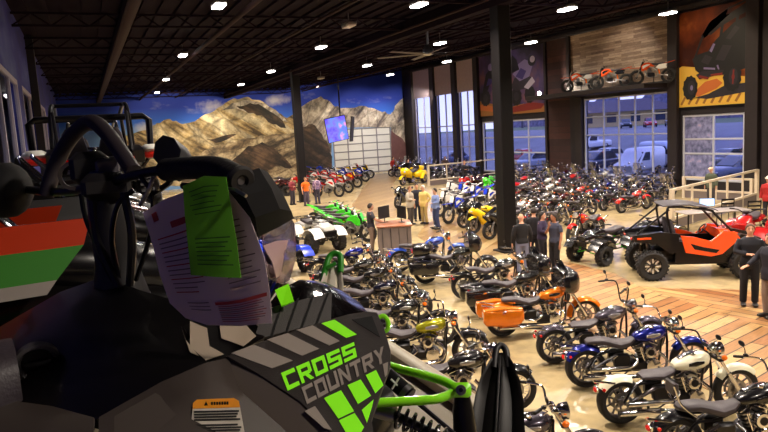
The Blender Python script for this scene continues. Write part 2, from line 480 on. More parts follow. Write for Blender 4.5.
# posts, ledge and top trim on the right wall
def rbox(nm, x0, x1, y0, y1, z0, z1, m):
    mb = MB(); mb.box(((x0+x1)/2, (y0+y1)/2, (z0+z1)/2), (x1-x0, y1-y0, z1-z0), m, .02); return struct(nm, mb)
rbox('trim_8', XR-.25, XR, 23.0, 60.6, 9.9, 10.15, M_TIMB)
rbox('trim_9', XR-.3, XR, 27.55, 28.2, 0, 9.9, M_TIMB)
rbox('trim_10', XR-.18, XR, 36.7, 37.0, 6.25, 9.9, M_TIMB)
rbox('trim_11', XR-.2, XR, 35.55, 36.2, 0, 5.7, M_TIMB)
for y0, y1 in ((48.2, 48.85), (51.85, 52.55), (55.95, 56.65), (60.45, 61.0)):
    rbox('trim_12', XR-.3, XR, y0, y1, 0, 9.9, M_TIMB)
rbox('trim_13', XR-.3, XR, 22.6, 23.3, 0, 9.9, M_TIMB)
rbox('trim_14', XR-.16, XR, 39.25, 39.5, 0, 9.9, M_TIMB)
for y0, y1 in ((18.2, 20.2), (20.4, 22.4)):
    rbox('trim_15', XR-.2, XR, y0, y1, 0, 9.6, M_TIMB)
rbox('trim_16', XR-2.0, XR, 28.25, 39.2, 5.78, 6.05, M_TIMB)   # the display ledge
LEDGE_Z = 6.05
# columns standing on the showroom floor
M_COL = mat('black_steel_column', (12, 8, 11), .55, spec=.25)
for nm, (x, y) in (('column', tuple(G(507.5, 251))[:2]), ('column', (12.6, 40.9))):
    mb = MB(); mb.box((x, y, 4.2), (.48, .48, 8.4), M_COL, .03); o = struct(nm, mb)
    b = MB(); b.box((x, y, .03), (.7, .7, .06), M_COL, .01); part('base_plate', b, o)

# mezzanine deck along the left wall
M_MEZ = mat('mezzanine_deck', (150, 138, 116), .6, var=.15, bscale=3)
mb = MB(); mb.box(((XL+1.36)/2, 8, MZ-.15), (1.36-XL, 34, .3), M_MEZ); struct('floor_mezzanine', mb)
mb = MB(); mb.box((1.32, 8, MZ+.03), (.08, 34, .06), mat('deck_edge', (205, 192, 165), .5), .01); struct('trim_17', mb)
mb = MB(); mb.box((.9, 8, (MZ-.3)/2), (.2, 34, MZ-.3), mat('mezzanine_wall', (96, 84, 80), .7)); struct('wall_mezzanine', mb)

# ---------------------------------------------------------------- mural on the back wall
def f_rock(lo, mid, hi, rot, sc=1.0):
    def f(nt, v):
        w = n_map(nt, n_map(nt, v, rot=(0, rot, 0)), scale=(.28*sc, 1, 1.5*sc))
        a = n_noise(nt, w, .75, 6, .62); b = n_noise(nt, v, .55*sc, 7, .72)
        c1 = n_ramp(nt, a, [(.36, lo), (.47, mid), (.60, hi)])
        c2 = n_mix(nt, .8, c1, n_ramp(nt, b, [(.40, (60, 50, 46)), (.52, (190, 180, 165)), (.6, (255, 250, 240))]), 'MULTIPLY')
        vo = nt.nodes.new('ShaderNodeTexVoronoi'); vo.feature = 'DISTANCE_TO_EDGE'; vo.inputs['Scale'].default_value = .55*sc
        nt.links.new(n_map(nt, w, scale=(2.2, 1, .8)), vo.inputs['Vector'])
        return n_mix(nt, .55, c2, n_ramp(nt, vo.outputs['Distance'], [(.0, (50, 40, 36)), (.06, (230, 225, 220))]), 'MULTIPLY')
    return f
M_R1 = tex_mat('mural_sunlit_rock', f_rock((92, 72, 46), (206, 180, 128), (252, 240, 208), -.55), .7)
M_R2 = tex_mat('mural_shadow_rock', f_rock((22, 16, 18), (56, 40, 34), (104, 80, 62), -.5), .7)
M_R3 = tex_mat('mural_grey_boulders', f_rock((70, 58, 50), (150, 130, 104), (206, 190, 160), .3, 1.3), .7)
M_R4 = tex_mat('mural_snowy_rock', f_rock((92, 82, 96), (196, 184, 176), (244, 236, 226), .9, 1.1), .7)
mural = thing('mountain_mural', 'painted mural of sunlit rocky mountains under deep blue sky on far wall', 'mural', (0, YB-.02, 0))
lay = [0]
def mural_poly(name, pts, m):
    lay[0] += 1
    y = YB-.012-lay[0]*.008
    mb = MB(); q = [onY(a, b, y) for a, b in pts]
    mb.loft([[(p.x, yy+.02-YB, p.z) for p in q] for yy in (y, y+.006)], m)
    return part(name, mb, mural)
def jag(pts, amp=1.2, n=4):
    r = random.Random(5); out = []
    for a, b in zip(pts, pts[1:]):
        for k in range(n):
            t = k/n; j = 0 if k == 0 else amp
            out.append((a[0]+(b[0]-a[0])*t+r.uniform(-j, j)*.5, a[1]+(b[1]-a[1])*t+r.uniform(-j, j)))
    return out+[pts[-1]]
mural_poly('mountain', jag([(110, 138), (150, 129), (157, 123), (170, 119), (183, 124), (198, 119), (214, 111), (230, 100), (245, 97), (260, 100), (276, 110), (287, 118), (298, 113)])+[(300, 186), (110, 186)], M_R1)
mural_poly('mountain', jag([(296, 112), (304, 105), (321, 96), (333, 105), (343, 108), (359, 106), (372, 108), (382, 112), (392, 114)])+[(392, 127), (332, 128), (331, 172), (296, 186)], M_R4)
mural_poly('snow_slope', jag([(391, 113), (397, 104), (404, 97), (413, 91)])+[(413, 155), (391, 146)], M_R4)
mural_poly('rock_shadow', jag([(220, 111), (232, 103), (248, 100), (262, 103), (278, 112), (288, 122), (276, 117), (262, 112), (250, 114), (238, 109), (220, 111)], .8, 3), M_R4)
mural_poly('rock_shadow', jag([(236, 106), (250, 103), (262, 106), (280, 118), (286, 128), (272, 124), (262, 115), (248, 113), (236, 106)], 1.4, 3), M_R2)
mural_poly('boulders', jag([(190, 158), (210, 148), (230, 142), (250, 138), (272, 134), (296, 132)])+[(300, 186), (180, 186)], M_R3)
mural_poly('rock_shadow', jag([(248, 146), (262, 142), (276, 150), (284, 158), (292, 168), (276, 166), (262, 172), (240, 176), (225, 168), (248, 146)], 1.5, 3), M_R2)
mural_poly('rock_shadow', jag([(206, 139), (214, 139), (226, 135), (237, 134), (226, 140), (216, 143), (206, 139)], .5, 2), M_R2)
mural_poly('dark_slope', jag([(300, 126), (312, 124), (322, 134), (330, 150), (332, 158)], 1.5)+[(332, 172), (300, 186)], M_R2)
mural_poly('dark_slope', jag([(391, 130), (400, 137), (408, 146), (413, 150)], 1)+[(414, 172), (392, 171)], mat('mural_maroon_rock', (92, 56, 56), .7, var=.4, bscale=2))

# ---------------------------------------------------------------- ceiling lights
M_LAMP = mat('lamp_glow', (255, 250, 244), .5, emit=38)
M_LOFF = mat('lamp_off', (190, 180, 185), .4)
lamps = {}
def lamp(x, y, z, label, power=900, size=.5, on=True, real=True):
    t = thing('ceiling_light', label, 'ceiling light', (x, y, z), 0, 'high bay lights under the roof')
    h = MB(); h.box((0, 0, .1), (.34, .74, .12), GREYPL, .03); h.tube([(0, 0, .16), (0, 0, .5)], .02, GREYPL, 6); part('housing', h, t)
    d = MB(); d.box((0, 0, .02), (.30, .68, .05), M_LAMP if on else M_LOFF, .012); part('diffuser', d, t)
    if power:
        L = bpy.data.lights.new('lamp', 'AREA'); L.shape = 'RECTANGLE'; L.size = .3; L.size_y = .66
        L.energy = power; L.color = (1.0, .87, .73); L.spread = math.radians(150)
        lo = bpy.data.objects.new('lamp', L); COL.objects.link(lo); lo.parent = t; lo.location = (0, 0, -.03)
LX, LYS = (4.5, 10.6, 16.2, 21.3), None
LPOW, WASH, WORLD, EXPO = 590.0, 0.40, 4.5, 0.0
# ---------------------------------------------------------------- vehicle library
class Proto:
    """parts of one kind of thing: built once, copied (with shared mesh data) for each instance"""
    def __init__(s): s.parts = []
    def add(s, name, mb, parent=None, label=None, loc=None):
        s.parts.append((name, mb.mesh(name) if isinstance(mb, MB) else mb, parent, label, loc)); return len(s.parts)-1
def spawn(proto, name, label, cat, loc, rz=0.0, col=None, col2=None, group=None, scale=1.0, skip=(), rot=None, swaps=None):
    t = thing(name, label, cat, loc, rz, group)
    if rot: t.rotation_euler = rot
    if scale != 1.0: t.scale = (scale,)*3
    made = {}
    for i, (n, me, par, lab, lc) in enumerate(proto.parts):
        if n in skip or (par is not None and par not in made): continue
        o = link(n, me, made[par] if par is not None else t)
        if lc: o.location = lc
        if lab: o['label'] = lab
        for k, sl in enumerate(o.material_slots):
            new = None
            if sl.material == PAINT and col: new = col
            elif sl.material == PAINT_F: new = (swaps or {}).get(PAINT_F, col)
            elif sl.material == PAINT2 and (col2 or col): new = col2 or col
            elif swaps and sl.material in swaps: new = swaps[sl.material]
            if new: sl.link = 'OBJECT'; sl.material = new
        made[i] = o
    return t
def tire_mb(R, w, knob=0, m=RUBBER, inner=.72):
    mb = MB(); h = w/2
    mb.ring([(R*inner, -h*.8), (R*.86, -h), (R*.955, -h*.85), (R, -h*.35), (R, h*.35), (R*.955, h*.85), (R*.86, h), (R*inner, h*.8)], m, n=32)
    if knob:
        for k in range(knob):
            a = 2*PI*k/knob
            T = Matrix.Rotation(a, 4, 'Y')
            for s_ in (-1, 0, 1):
                off = .5*2*PI/knob if s_ == 0 else 0
                mb.box((0, s_*h*.62, R*1.0), (R*.11, h*.42, R*.09), m, 0, T=Matrix.Rotation(a+off, 4, 'Y'))
    return mb
def rim_mb(R, w, spokes=9, m=ALLOY, wire=False, disc=True, hub=.05):
    mb = MB(); h = w/2
    mb.ring([(R, -h), (R*.9, -h*.8), (R*.86, -h*.3), (R*.86, h*.3), (R*.9, h*.8), (R, h)], m, n=28)
    mb.lathe([(hub*.6, -h*1.1), (hub, -h*.9), (hub, h*.9), (hub*.6, h*1.1)], m, n=12)
    for k in range(spokes):
        a = 2*PI*k/spokes
        if wire:
            s_ = 1 if k % 2 else -1
            mb.tube([(hub*cos(a), s_*h*.8, hub*sin(a)), (R*.9*cos(a+.22), 0, R*.9*sin(a+.22))], .0045, STEEL, 4)
        else:
            d = .13
            mb.tube([(hub*cos(a), 0, hub*sin(a)), (R*.5*cos(a), h*.3, R*.5*sin(a)), (R*.9*cos(a), 0, R*.9*sin(a))], [.02, .014, .017], m, 5)
    if disc:
        for s_ in (-1, 1):
            mb.ring([(R*.42, s_*h*1.05), (R*.57, s_*h*1.05), (R*.57, s_*h*1.05+.006), (R*.42, s_*h*1.05+.006)], STEEL, n=24)
    return mb
def fender_mb(R, w, a0, a1, m, flat=.55, n=14, drop=.05, th=.012):
    """mudguard round the y axis, angles from +x over +z"""
    mb = MB(); grid = []
    for i in range(n+1):
        a = a0+(a1-a0)*i/n; row = []
        ends = min(1.0, min(i, n-i)/2.0+.5)
        for j in range(9):
            t = -1+2*j/8
            r = R - drop*abs(t)**2.6
            row.append((r*cos(a), w/2*t*(1 if abs(t) < .99 else 1), r*sin(a)))
        grid.append(row)
    mb.sheet(grid, th, m)
    return mb
def shift(mb, d, s=1.0):
    mb.v = [(x*s+d[0], y*s+d[1], z*s+d[2]) for x, y, z in mb.v]; return mb
def vtwin_mb(x=.1, z=.30):
    mb = MB()
    mb.box((x-.02, 0, z+.02), (.46, .26, .20), ENGINE, .05)
    mb.lathe([(.02, -.19), (.11, -.18), (.115, -.13), (.10, -.12)], CHROME, o=(x+.10, 0, z+.02), n=18)
    mb.lathe([(.02, .19), (.12, .18), (.125, .12), (.1, .11)], ENGINE, o=(x+.02, 0, z+.01), n=18)
    mb.box((x-.22, .12, z+.02), (.34, .10, .17), CHROME, .05)
    for s_, an in ((1, .40), (-1, -.40)):
        T = Matrix.Translation((x+.02, 0, z+.08)) @ Matrix.Rotation(an, 4, 'Y')
        for k in range(7):
            mb.lathe([(.085 if k % 2 == 0 else .070, .06+.028*k), (.085 if k % 2 == 0 else .070, .06+.028*k+.02)], STEEL if k % 2 == 0 else ENGINE, 'z', n=14, T=T)
        mb.box((0, 0, .285), (.17, .15, .07), CHROME, .03, T=T)
        mb.tube([(-.03, -.10, -.02), (-.01, -.10, .25)], .012, CHROME, 6, T=T)
        mb.tube([(.03, -.10, -.02), (.01, -.10, .25)], .012, CHROME, 6, T=T)
    mb.lathe([(.02, -.235), (.085, -.23), (.095, -.20), (.095, -.14), (.05, -.13)], CHROME, o=(x+.03, 0, z+.26), n=20)
    mb.lathe([(.015, -.24), (.05, -.238), (.05, -.23)], ENGINE, o=(x+.03, 0, z+.26), n=16)
    return mb
def exhaust_mb(twin=True, up=0.0):
    mb = MB()
    mb.tube([(.30, -.10, .52), (.40, -.17, .40), (.32, -.20, .24), (.05, -.21, .20), (-.30, -.22, .22+up*.3)], .024, CHROME, 10, 5)
    mb.tube([(-.28, -.22, .22+up*.3), (-.36, -.225, .225+up*.4), (-.92, -.235, .235+up)], [.026, .040, .043], CHROME, 12)
    mb.tube([(-.12, -.10, .50), (-.06, -.18, .42), (-.18, -.21, .34), (-.34, -.21, .33+up*.3)], .022, CHROME, 10, 5)
    if twin: mb.tube([(-.32, -.21, .33+up*.3), (-.40, -.215, .335+up*.4), (-.80, -.225, .345+up)], [.024, .038, .040], CHROME, 12)
    for s_ in (0, 1):
        mb.tube([(-.92+.12*s_, -.235+.01*s_, .235+up+.11*s_*(1 if twin else 0)), (-.923+.12*s_, -.235+.01*s_, .235+up+.11*s_*(1 if twin else 0))], .032, BLKMET, 10)
    return mb
def bars_mb(base, wide, rise, back, r=.013, m=CHROME):
    mb = MB(); x, z = base
    for s_ in (-1, 1):
        mb.tube([(x, 0, z), (x-.01, s_*.12, z+.01), (x+.02-back*.2, s_*wide*.55, z+rise), (x-back*.7, s_*wide*.85, z+rise*1.02), (x-back, s_*wide, z+rise*.95)], r, m, 8, 5)
    return mb
def add_controls(p, hb, base, wide, rise, back, mirrors=True):
    x, z = base
    for s_ in (-1, 1):
        g = MB(); e = V((x-back, s_*wide, z+rise*.95)); i = V((x-back*.72, s_*wide*.86, z+rise*1.02))
        g.tube([i, i.lerp(e, .5), e+(e-i)*.25], [.019, .019, .017], PLAST, 8)
        g.tube([i+V((.03, 0, -.005)), i+V((.06, s_*.04, -.01)), e+V((.07, s_*.02, -.02))], .006, CHROME, 5)
        g.box(tuple(i+V((.03, 0, .02))), (.05, .05, .035), BLKMET, .01)
        p.add('grip', g, hb)
        if mirrors:
            m = MB(); q = i+V((.02, 0, .02))
            m.tube([q, q+V((.03, s_*.05, .05)), q+V((.02, s_*.08, .10))], .006, CHROME, 6, 4)
            m.ell(tuple(q+V((.02, s_*.10, .115))), (.016, .065, .036), BLKMET, 12, 6)
            p.add('mirror', m, hb)
def blob_seat(st, m=LEATHER):
    mb = MB(); body_loft(mb, st, m, 2.8, 16); return mb

def make_cruiser(bag=False, fairing=False, tour=False, detail=True, apes=0.0, windshield=False, bob=False, sissy=False, wire=False):
    p = Proto(); rx, fx = -.80, .85
    Rr, Rf = .315, (.325 if not bag else .315)
    for nm, x, R, w, sp in (('wheel', rx, Rr, .17, 9), ('wheel', fx, Rf, .115, 9)):
        t = p.add('wheel', shift(tire_mb(R, w), (x, 0, R)))
        p.add('rim', shift(rim_mb(R*.76, w*.8, 28 if wire else sp, CHROME if wire else ALLOY, wire), (x, 0, R)), t)
    # rear mudguard
    a0 = PI*.30 if not bob else PI*.36
    mb = fender_mb(Rr+.045, .21, a0, PI*.97 if bag else (PI*.86 if not bob else PI*.80), PAINT_F, drop=.06)
    mb.tube([(-.42, .125, .36), (-.12, .125, .30)], .016, CHROME, 6); mb.tube([(-.42, -.125, .36), (-.12, -.125, .30)], .016, CHROME, 6)
    p.add('rear_fender', shift(mb, (rx, 0, Rr)))
    mb = fender_mb(Rf+.04, .155, PI*(.16 if bag else .24), PI*(1.02 if bag else .80), PAINT_F, drop=.07); p.add('front_fender', shift(mb, (fx, 0, Rf)))
    # frame
    mb = MB()
    for s_ in (-1, 1):
        mb.tube([(.47, 0, .82), (.44, s_*.09, .62), (.40, s_*.13, .26), (.25, s_*.14, .17), (-.40, s_*.14, .17), (-.50, s_*.13, .34), (rx, s_*.13, Rr)], .019, BLKMET, 8, 4)
        mb.tube([(.47, 0, .86), (.1, s_*.05, .72), (-.35, s_*.11, .58), (-.62, s_*.12, .56), (rx, s_*.13, Rr+.02)], .018, BLKMET, 8, 4)
        mb.tube([(-.36, s_*.145, .52), (-.72, s_*.145, .33)], .028, CHROME, 8)
    mb.box((-.28, -.12, .43), (.24, .10, .22), BLKMET, .03); mb.box((-.28, .12, .43), (.24, .10, .22), BLKMET, .03)
    for s_ in (-1, 1): mb.tube([(.32, s_*.13, .24), (.34, s_*.30, .25)], .02, BLKMET, 6)
    mb.tube([(-.05, .12, .18), (-.12, .26, .02)], .012, BLKMET, 6)
    p.add('frame', mb)
    p.add('engine', vtwin_mb())
    p.add('exhaust', exhaust_mb(not bag))
    # tank
    mb = MB(); body_loft(mb, [(-.06, 0, .735, .06, .035), (-.02, 0, .745, .10, .065), (.08, 0, .76, .135, .10), (.20, 0, .785, .155, .118), (.32, 0, .80, .15, .112), (.40, 0, .81, .12, .09), (.44, 0, .82, .07, .05)], PAINT, 2.3)
    ft = p.add('fuel_tank', mb)
    mb = MB(); body_loft(mb, [(.02, 0, .84, .035, .02), (.16, 0, .893, .045, .022), (.30, 0, .90, .03, .02)], CHROME, 2.3)
    mb.lathe([(.035, .0), (.035, .02), (.02, .028)], CHROME, 'z', (.2, -.06, .895), 12); p.add('tank_console', mb, ft)
    for s_ in (-1, 1):
        mb = MB(); body_loft(mb, [(.10, s_*.138, .775, .012, .02), (.2, s_*.155, .79, .008, .035), (.31, s_*.148, .80, .01, .018)], PAINT2, 2); p.add('tank_badge', mb, ft)
    # seat
    if bob: st = [(-.52, 0, .63, .09, .025), (-.42, 0, .645, .15, .04), (-.25, 0, .635, .16, .045), (-.10, 0, .66, .11, .045), (-.03, 0, .71, .06, .03)]
    else: st = [(-.80, 0, .72, .06, .02), (-.74, 0, .73, .11, .04), (-.56, 0, .725, .125, .05), (-.46, 0, .70, .15, .06), (-.30, 0, .65, .165, .055), (-.14, 0, .67, .12, .05), (-.03, 0, .735, .06, .03)]
    p.add('seat', blob_seat(st))
    # fork
    mb = MB(); q = V((fx, 0, Rf)); h = V((.46, 0, .98)); d = (h-q)
    for s_ in (-1, 1):
        o = V((0, s_*.10, 0))
        mb.tube([q+o, q+o+d*.42], .032, CHROME, 10); mb.tube([q+o+d*.40, h+o], .022, CHROME, 8)
    mb.box(tuple(q+d*.72), (.08, .27, .05), BLKMET, .015); mb.box(tuple(q+d*.97), (.08, .27, .045), CHROME, .015)
    p.add('fork', mb)
    # bars
    hx, hz = .44, .99
    wide, rise, back = (.42, .12+apes, .24)
    hb = p.add('handlebar', bars_mb((hx, hz), wide, rise, back, m=CHROME if not bob else BLKMET))
    if detail: add_controls(p, hb, (hx, hz), wide, rise, back)
    # lights
    if fairing:
        mb = MB()
        st = [(.33, 0, 1.05, .42, .19), (.41, 0, 1.05, .45, .24), (.53, 0, 1.04, .41, .25), (.65, 0, 1.01, .28, .20), (.71, 0, .99, .15, .12)]
        body_loft(mb, st, PAINT2, 3.4, 20); fa = p.add('fairing', mb)
        mb = MB(); mb.sheet([[(.50-.10*t-.04*abs(u), u*.33*(1-.25*t), 1.24+.20*t-.05*u*u) for u in (-1, -.6, -.2, .2, .6, 1)] for t in (0, .35, .7, 1)], .006, SMOKE); p.add('windscreen', mb, fa)
        for k in (-1, 1):
            mb = MB(); mb.lathe([(.0, -.0), (.045, .002), (.05, .015)], CHROME, 'x', (.33, k*.10, 1.08), 14); p.add('gauge', mb, fa)
            mb = MB(); mb.lathe([(.0, 0), (.07, .002), (.075, .012)], BLKMET, 'x', (.33, k*.26, 1.02), 14); p.add('speaker', mb, fa)
        hl = (.70, 0, .98)
    else: hl = (.60, 0, .92)
    mb = MB(); mb.lathe([(.03, -.12), (.08, -.06), (.092, 0), (.095, .03), (.085, .035)], CHROME, 'x', hl, 16); mb.lathe([(.0, .05), (.06, .045), (.086, .03)], LENS, 'x', hl, 16)
    if not fairing: mb.tube([(.50, 0, .90), (.56, 0, .92)], .03, BLKMET, 8)
    p.add('headlight', mb)
    if detail:
        for s_ in (-1, 1):
            mb = MB(); mb.ell((.56, s_*.20, .86), (.04, .035, .035), ORL, 10, 6); mb.tube([(.52, s_*.1, .86), (.55, s_*.19, .86)], .008, CHROME, 6); p.add('turn_signal', mb)
    mb = MB(); tz = .50
    mb.ell((rx-Rr-.03, 0, tz), (.025, .05, .035), REDL, 12, 6); mb.box((rx-Rr-.005, 0, tz), (.04, .11, .08), CHROME, .015)
    for s_ in (-1, 1): mb.ell((rx-Rr+.04, s_*.14, tz+.04), (.024, .022, .022), REDL if s_ else ORL, 10, 6); mb.tube([(rx-Rr+.05, 0, tz+.03), (rx-Rr+.04, s_*.12, tz+.04)], .008, CHROME, 6)
    p.add('tail_light', mb)
    if bag:
        for s_ in (-1, 1):
            mb = MB(); body_loft(mb, [(-1.24, s_*.30, .50, .07, .10), (-1.20, s_*.30, .49, .10, .16), (-.85, s_*.30, .47, .115, .18), (-.55, s_*.29, .47, .105, .16), (-.46, s_*.28, .48, .06, .10)], PAINT, 4)
            b = p.add('saddlebag', mb)
            if detail:
                mb = MB(); body_loft(mb, [(-1.225, s_*.30, .615, .085, .02), (-.85, s_*.30, .645, .118, .028), (-.48, s_*.285, .61, .075, .02)], PAINT, 4)
                mb.box((-.85, s_*.415, .60), (.07, .02, .04), CHROME, .006); p.add('bag_lid', mb, b)
        mb = MB()
        for s_ in (-1, 1):
            mb.tube([(.40, s_*.12, .66), (.50, s_*.34, .60), (.50, s_*.36, .38), (.38, s_*.16, .26)], .017, CHROME, 8, 5)
        p.add('engine_guard', mb)
    if tour:
        mb = MB(); body_loft(mb, [(-1.12, 0, .93, .22, .10), (-1.08, 0, .93, .27, .14), (-.80, 0, .93, .28, .15), (-.68, 0, .92, .24, .12)], PAINT, 4); tb = p.add('top_box', mb)
        mb = MB(); mb.box((-.62, 0, 1.0), (.09, .42, .22), LEATHER, .04); p.add('back_pad', mb, tb)
        mb = MB(); mb.box((-1.13, 0, .90), (.03, .40, .06), REDL, .01); p.add('tail_lamp', mb, tb)
    if sissy:
        mb = MB()
        for s_ in (-1, 1): mb.tube([(-.60, s_*.13, .62), (-.80, s_*.12, .80), (-.88, s_*.10, 1.02)], .012, CHROME, 6, 4)
        mb.box((-.85, 0, .98), (.06, .22, .18), LEATHER, .03); p.add('backrest', mb)
    if windshield:
        mb = MB(); mb.sheet([[(.56-.16*t-.06*abs(u), u*.28*(1-.2*t*t), 1.02+.48*t) for u in (-1, -.6, -.2, .2, .6, 1)] for t in (0, .35, .7, 1)], .006, glass_mat('bike_screen', (225, 225, 225), .7)); p.add('windscreen', mb)
    return p

def make_simple_cruiser(kind=0):
    """the motorcycles far back in the hall: fewer parts"""
    p = Proto(); rx, fx, R = -.80, .84, .32
    for x, w in ((rx, .16), (fx, .12)):
        mb = tire_mb(R, w); 
        k = rim_mb(R*.76, w*.8, 9, ALLOY, False, False); o = len(mb.v); mb.add(k.v, k.f, ALLOY)
        p.add('wheel', shift(mb, (x, 0, R)))
    p.add('rear_fender', shift(fender_mb(R+.05, .23, PI*.3, PI*.99, PAINT, n=8, drop=.08), (rx, 0, R)))
    p.add('front_fender', shift(fender_mb(R+.045, .165, PI*.16, PI*.9, PAINT, n=8, drop=.07), (fx, 0, R)))
    mb = vtwin_mb(); e = exhaust_mb(True)
    for k, f in enumerate(e.f): pass
    mb.add(e.v, e.f, CHROME)
    for s_ in (-1, 1): mb.tube([(.46, 0, .84), (.40, s_*.13, .26), (-.45, s_*.14, .2), (rx, s_*.13, R)], .02, BLKMET, 6)
    p.add('engine', mb)
    mb = MB(); body_loft(mb, [(-.06, 0, .735, .06, .035), (.06, 0, .76, .13, .095), (.22, 0, .79, .155, .118), (.40, 0, .81, .12, .09), (.44, 0, .82, .07, .05)], PAINT, 2.3, 12); p.add('fuel_tank', mb)
    p.add('seat', blob_seat([(-.78, 0, .72, .08, .03), (-.56, 0, .725, .125, .05), (-.32, 0, .66, .165, .055), (-.12, 0, .68, .11, .05), (-.03, 0, .735, .06, .03)]))
    mb = MB(); q = V((fx, 0, R)); h = V((.46, 0, .98))
    for s_ in (-1, 1): mb.tube([q+V((0, s_*.1, 0)), h+V((0, s_*.1, 0))], .028, CHROME, 6)
    mb.lathe([(.03, -.12), (.09, -.04), (.095, .03), (.02, .05)], CHROME, 'x', (.60, 0, .92), 12)
    p.add('fork', mb)
    mb = bars_mb((.44, .99), .42, (.12, .30, .2)[kind], .24)
    for s_ in (-1, 1):
        mb.tube([(.24, s_*.36, 1.10+(0, .18, .08)[kind]), (.20, s_*.46, 1.09+(0, .18, .08)[kind])], .02, PLAST, 6); mb.ell((.26, s_*.42, 1.28+(0, .18, .08)[kind]), (.02, .075, .045), CHROME, 8, 5)
        mb.tube([(.24, s_*.38, 1.12+(0, .18, .08)[kind]), (.26, s_*.42, 1.26+(0, .18, .08)[kind])], .007, CHROME, 4)
    p.add('handlebar', mb)
    if kind == 1:
        mb = MB(); mb.sheet([[(.56-.16*t-.06*abs(u), u*.28*(1-.2*t*t), 1.02+.48*t) for u in (-1, -.5, 0, .5, 1)] for t in (0, .5, 1)], .006, glass_mat('bike_screen', (225, 225, 225), .7)); p.add('windscreen', mb)
    if kind == 2:
        for s_ in (-1, 1):
            mb = MB(); body_loft(mb, [(-1.2, s_*.30, .49, .08, .12), (-.85, s_*.30, .47, .115, .18), (-.5, s_*.28, .47, .07, .12)], PAINT, 4, 12); p.add('saddlebag', mb)
    return p

def make_sport():
    p = Proto(); rx, fx, R = -.70, .70, .30
    for x, w in ((rx, .18), (fx, .12)):
        t = p.add('wheel', shift(tire_mb(R, w), (x, 0, R))); p.add('rim', shift(rim_mb(R*.74, w*.8, 6, BLKMET), (x, 0, R)), t)
    mb = MB()
    body_loft(mb, [(-.16, 0, .50, .12, .16), (.0, 0, .48, .18, .24), (.25, 0, .50, .21, .28), (.42, 0, .60, .21, .24), (.58, 0, .76, .19, .17), (.72, 0, .84, .15, .11), (.84, 0, .82, .08, .06), (.88, 0, .80, .03, .03)], PAINT, 2.6)
    fa = p.add('fairing', mb)
    mb = MB(); mb.sheet([[(.74-.30*t, u*.14*(1-.1*t), .93+.17*t-.05*u*u) for u in (-1, -.5, 0, .5, 1)] for t in (0, .5, 1)], .006, SMOKE); p.add('windscreen', mb, fa)
    for s_ in (-1, 1):
        mb = MB(); mb.ell((.81, s_*.07, .82), (.05, .05, .03), LENS, 10, 6); p.add('headlight', mb, fa)
        mb = MB(); body_loft(mb, [(.05, s_*.185, .46, .012, .05), (.25, s_*.212, .50, .01, .10), (.45, s_*.21, .62, .01, .05)], PAINT2, 2); p.add('fairing_graphic', mb, fa)
    mb = MB(); body_loft(mb, [(-.20, 0, .76, .10, .05), (-.10, 0, .80, .15, .10), (.08, 0, .84, .17, .13), (.26, 0, .86, .15, .10), (.36, 0, .85, .09, .06)], PAINT, 2.4); p.add('fuel_tank', mb)
    p.add('seat', blob_seat([(-.62, 0, .86, .06, .025), (-.50, 0, .84, .11, .04), (-.36, 0, .79, .13, .04), (-.20, 0, .77, .10, .035)]))
    mb = MB(); body_loft(mb, [(-.92, 0, .93, .03, .02), (-.80, 0, .90, .09, .05), (-.55, 0, .80, .13, .06), (-.30, 0, .72, .11, .05)], PAINT, 2.5); tl = p.add('tail_section', mb)
    mb = MB(); mb.box((-.92, 0, .92), (.03, .10, .03), REDL, .008); p.add('tail_light', mb, tl)
    mb = MB(); mb.box((.05, 0, .38), (.50, .30, .30), ENGINE, .06)
    for s_ in (-1, 1):
        mb.tube([(.40, s_*.10, .82), (.1, s_*.19, .66), (-.18, s_*.17, .42), (rx, s_*.12, R)], .03, BLKMET, 8, 4)
    p.add('engine', mb)
    mb = MB(); mb.tube([(.20, -.14, .26), (-.1, -.18, .20), (-.35, -.20, .30)], .028, STEEL, 8, 4); mb.tube([(-.35, -.20, .30), (-.78, -.22, .48)], [.04, .055], STEEL, 10); p.add('exhaust', mb)
    mb = MB()
    for s_ in (-1, 1): mb.tube([(fx, s_*.11, R), (.46, s_*.11, .92)], .028, STEEL, 8)
    p.add('fork', mb)
    p.add('front_fender', shift(fender_mb(R+.03, .14, PI*.25, PI*.95, PAINT, n=8), (fx, 0, R)))
    mb = MB()
    for s_ in (-1, 1):
        mb.tube([(.46, s_*.10, .93), (.38, s_*.34, .92)], .014, BLKMET, 6); mb.tube([(.40, s_*.28, .922), (.37, s_*.37, .92)], .02, PLAST, 6)
        mb.tube([(.60, s_*.14, .92), (.56, s_*.32, 1.02)], .008, BLKMET, 5); mb.ell((.55, s_*.36, 1.04), (.02, .07, .035), BLKMET, 8, 5)
    p.add('handlebar', mb)
    return p

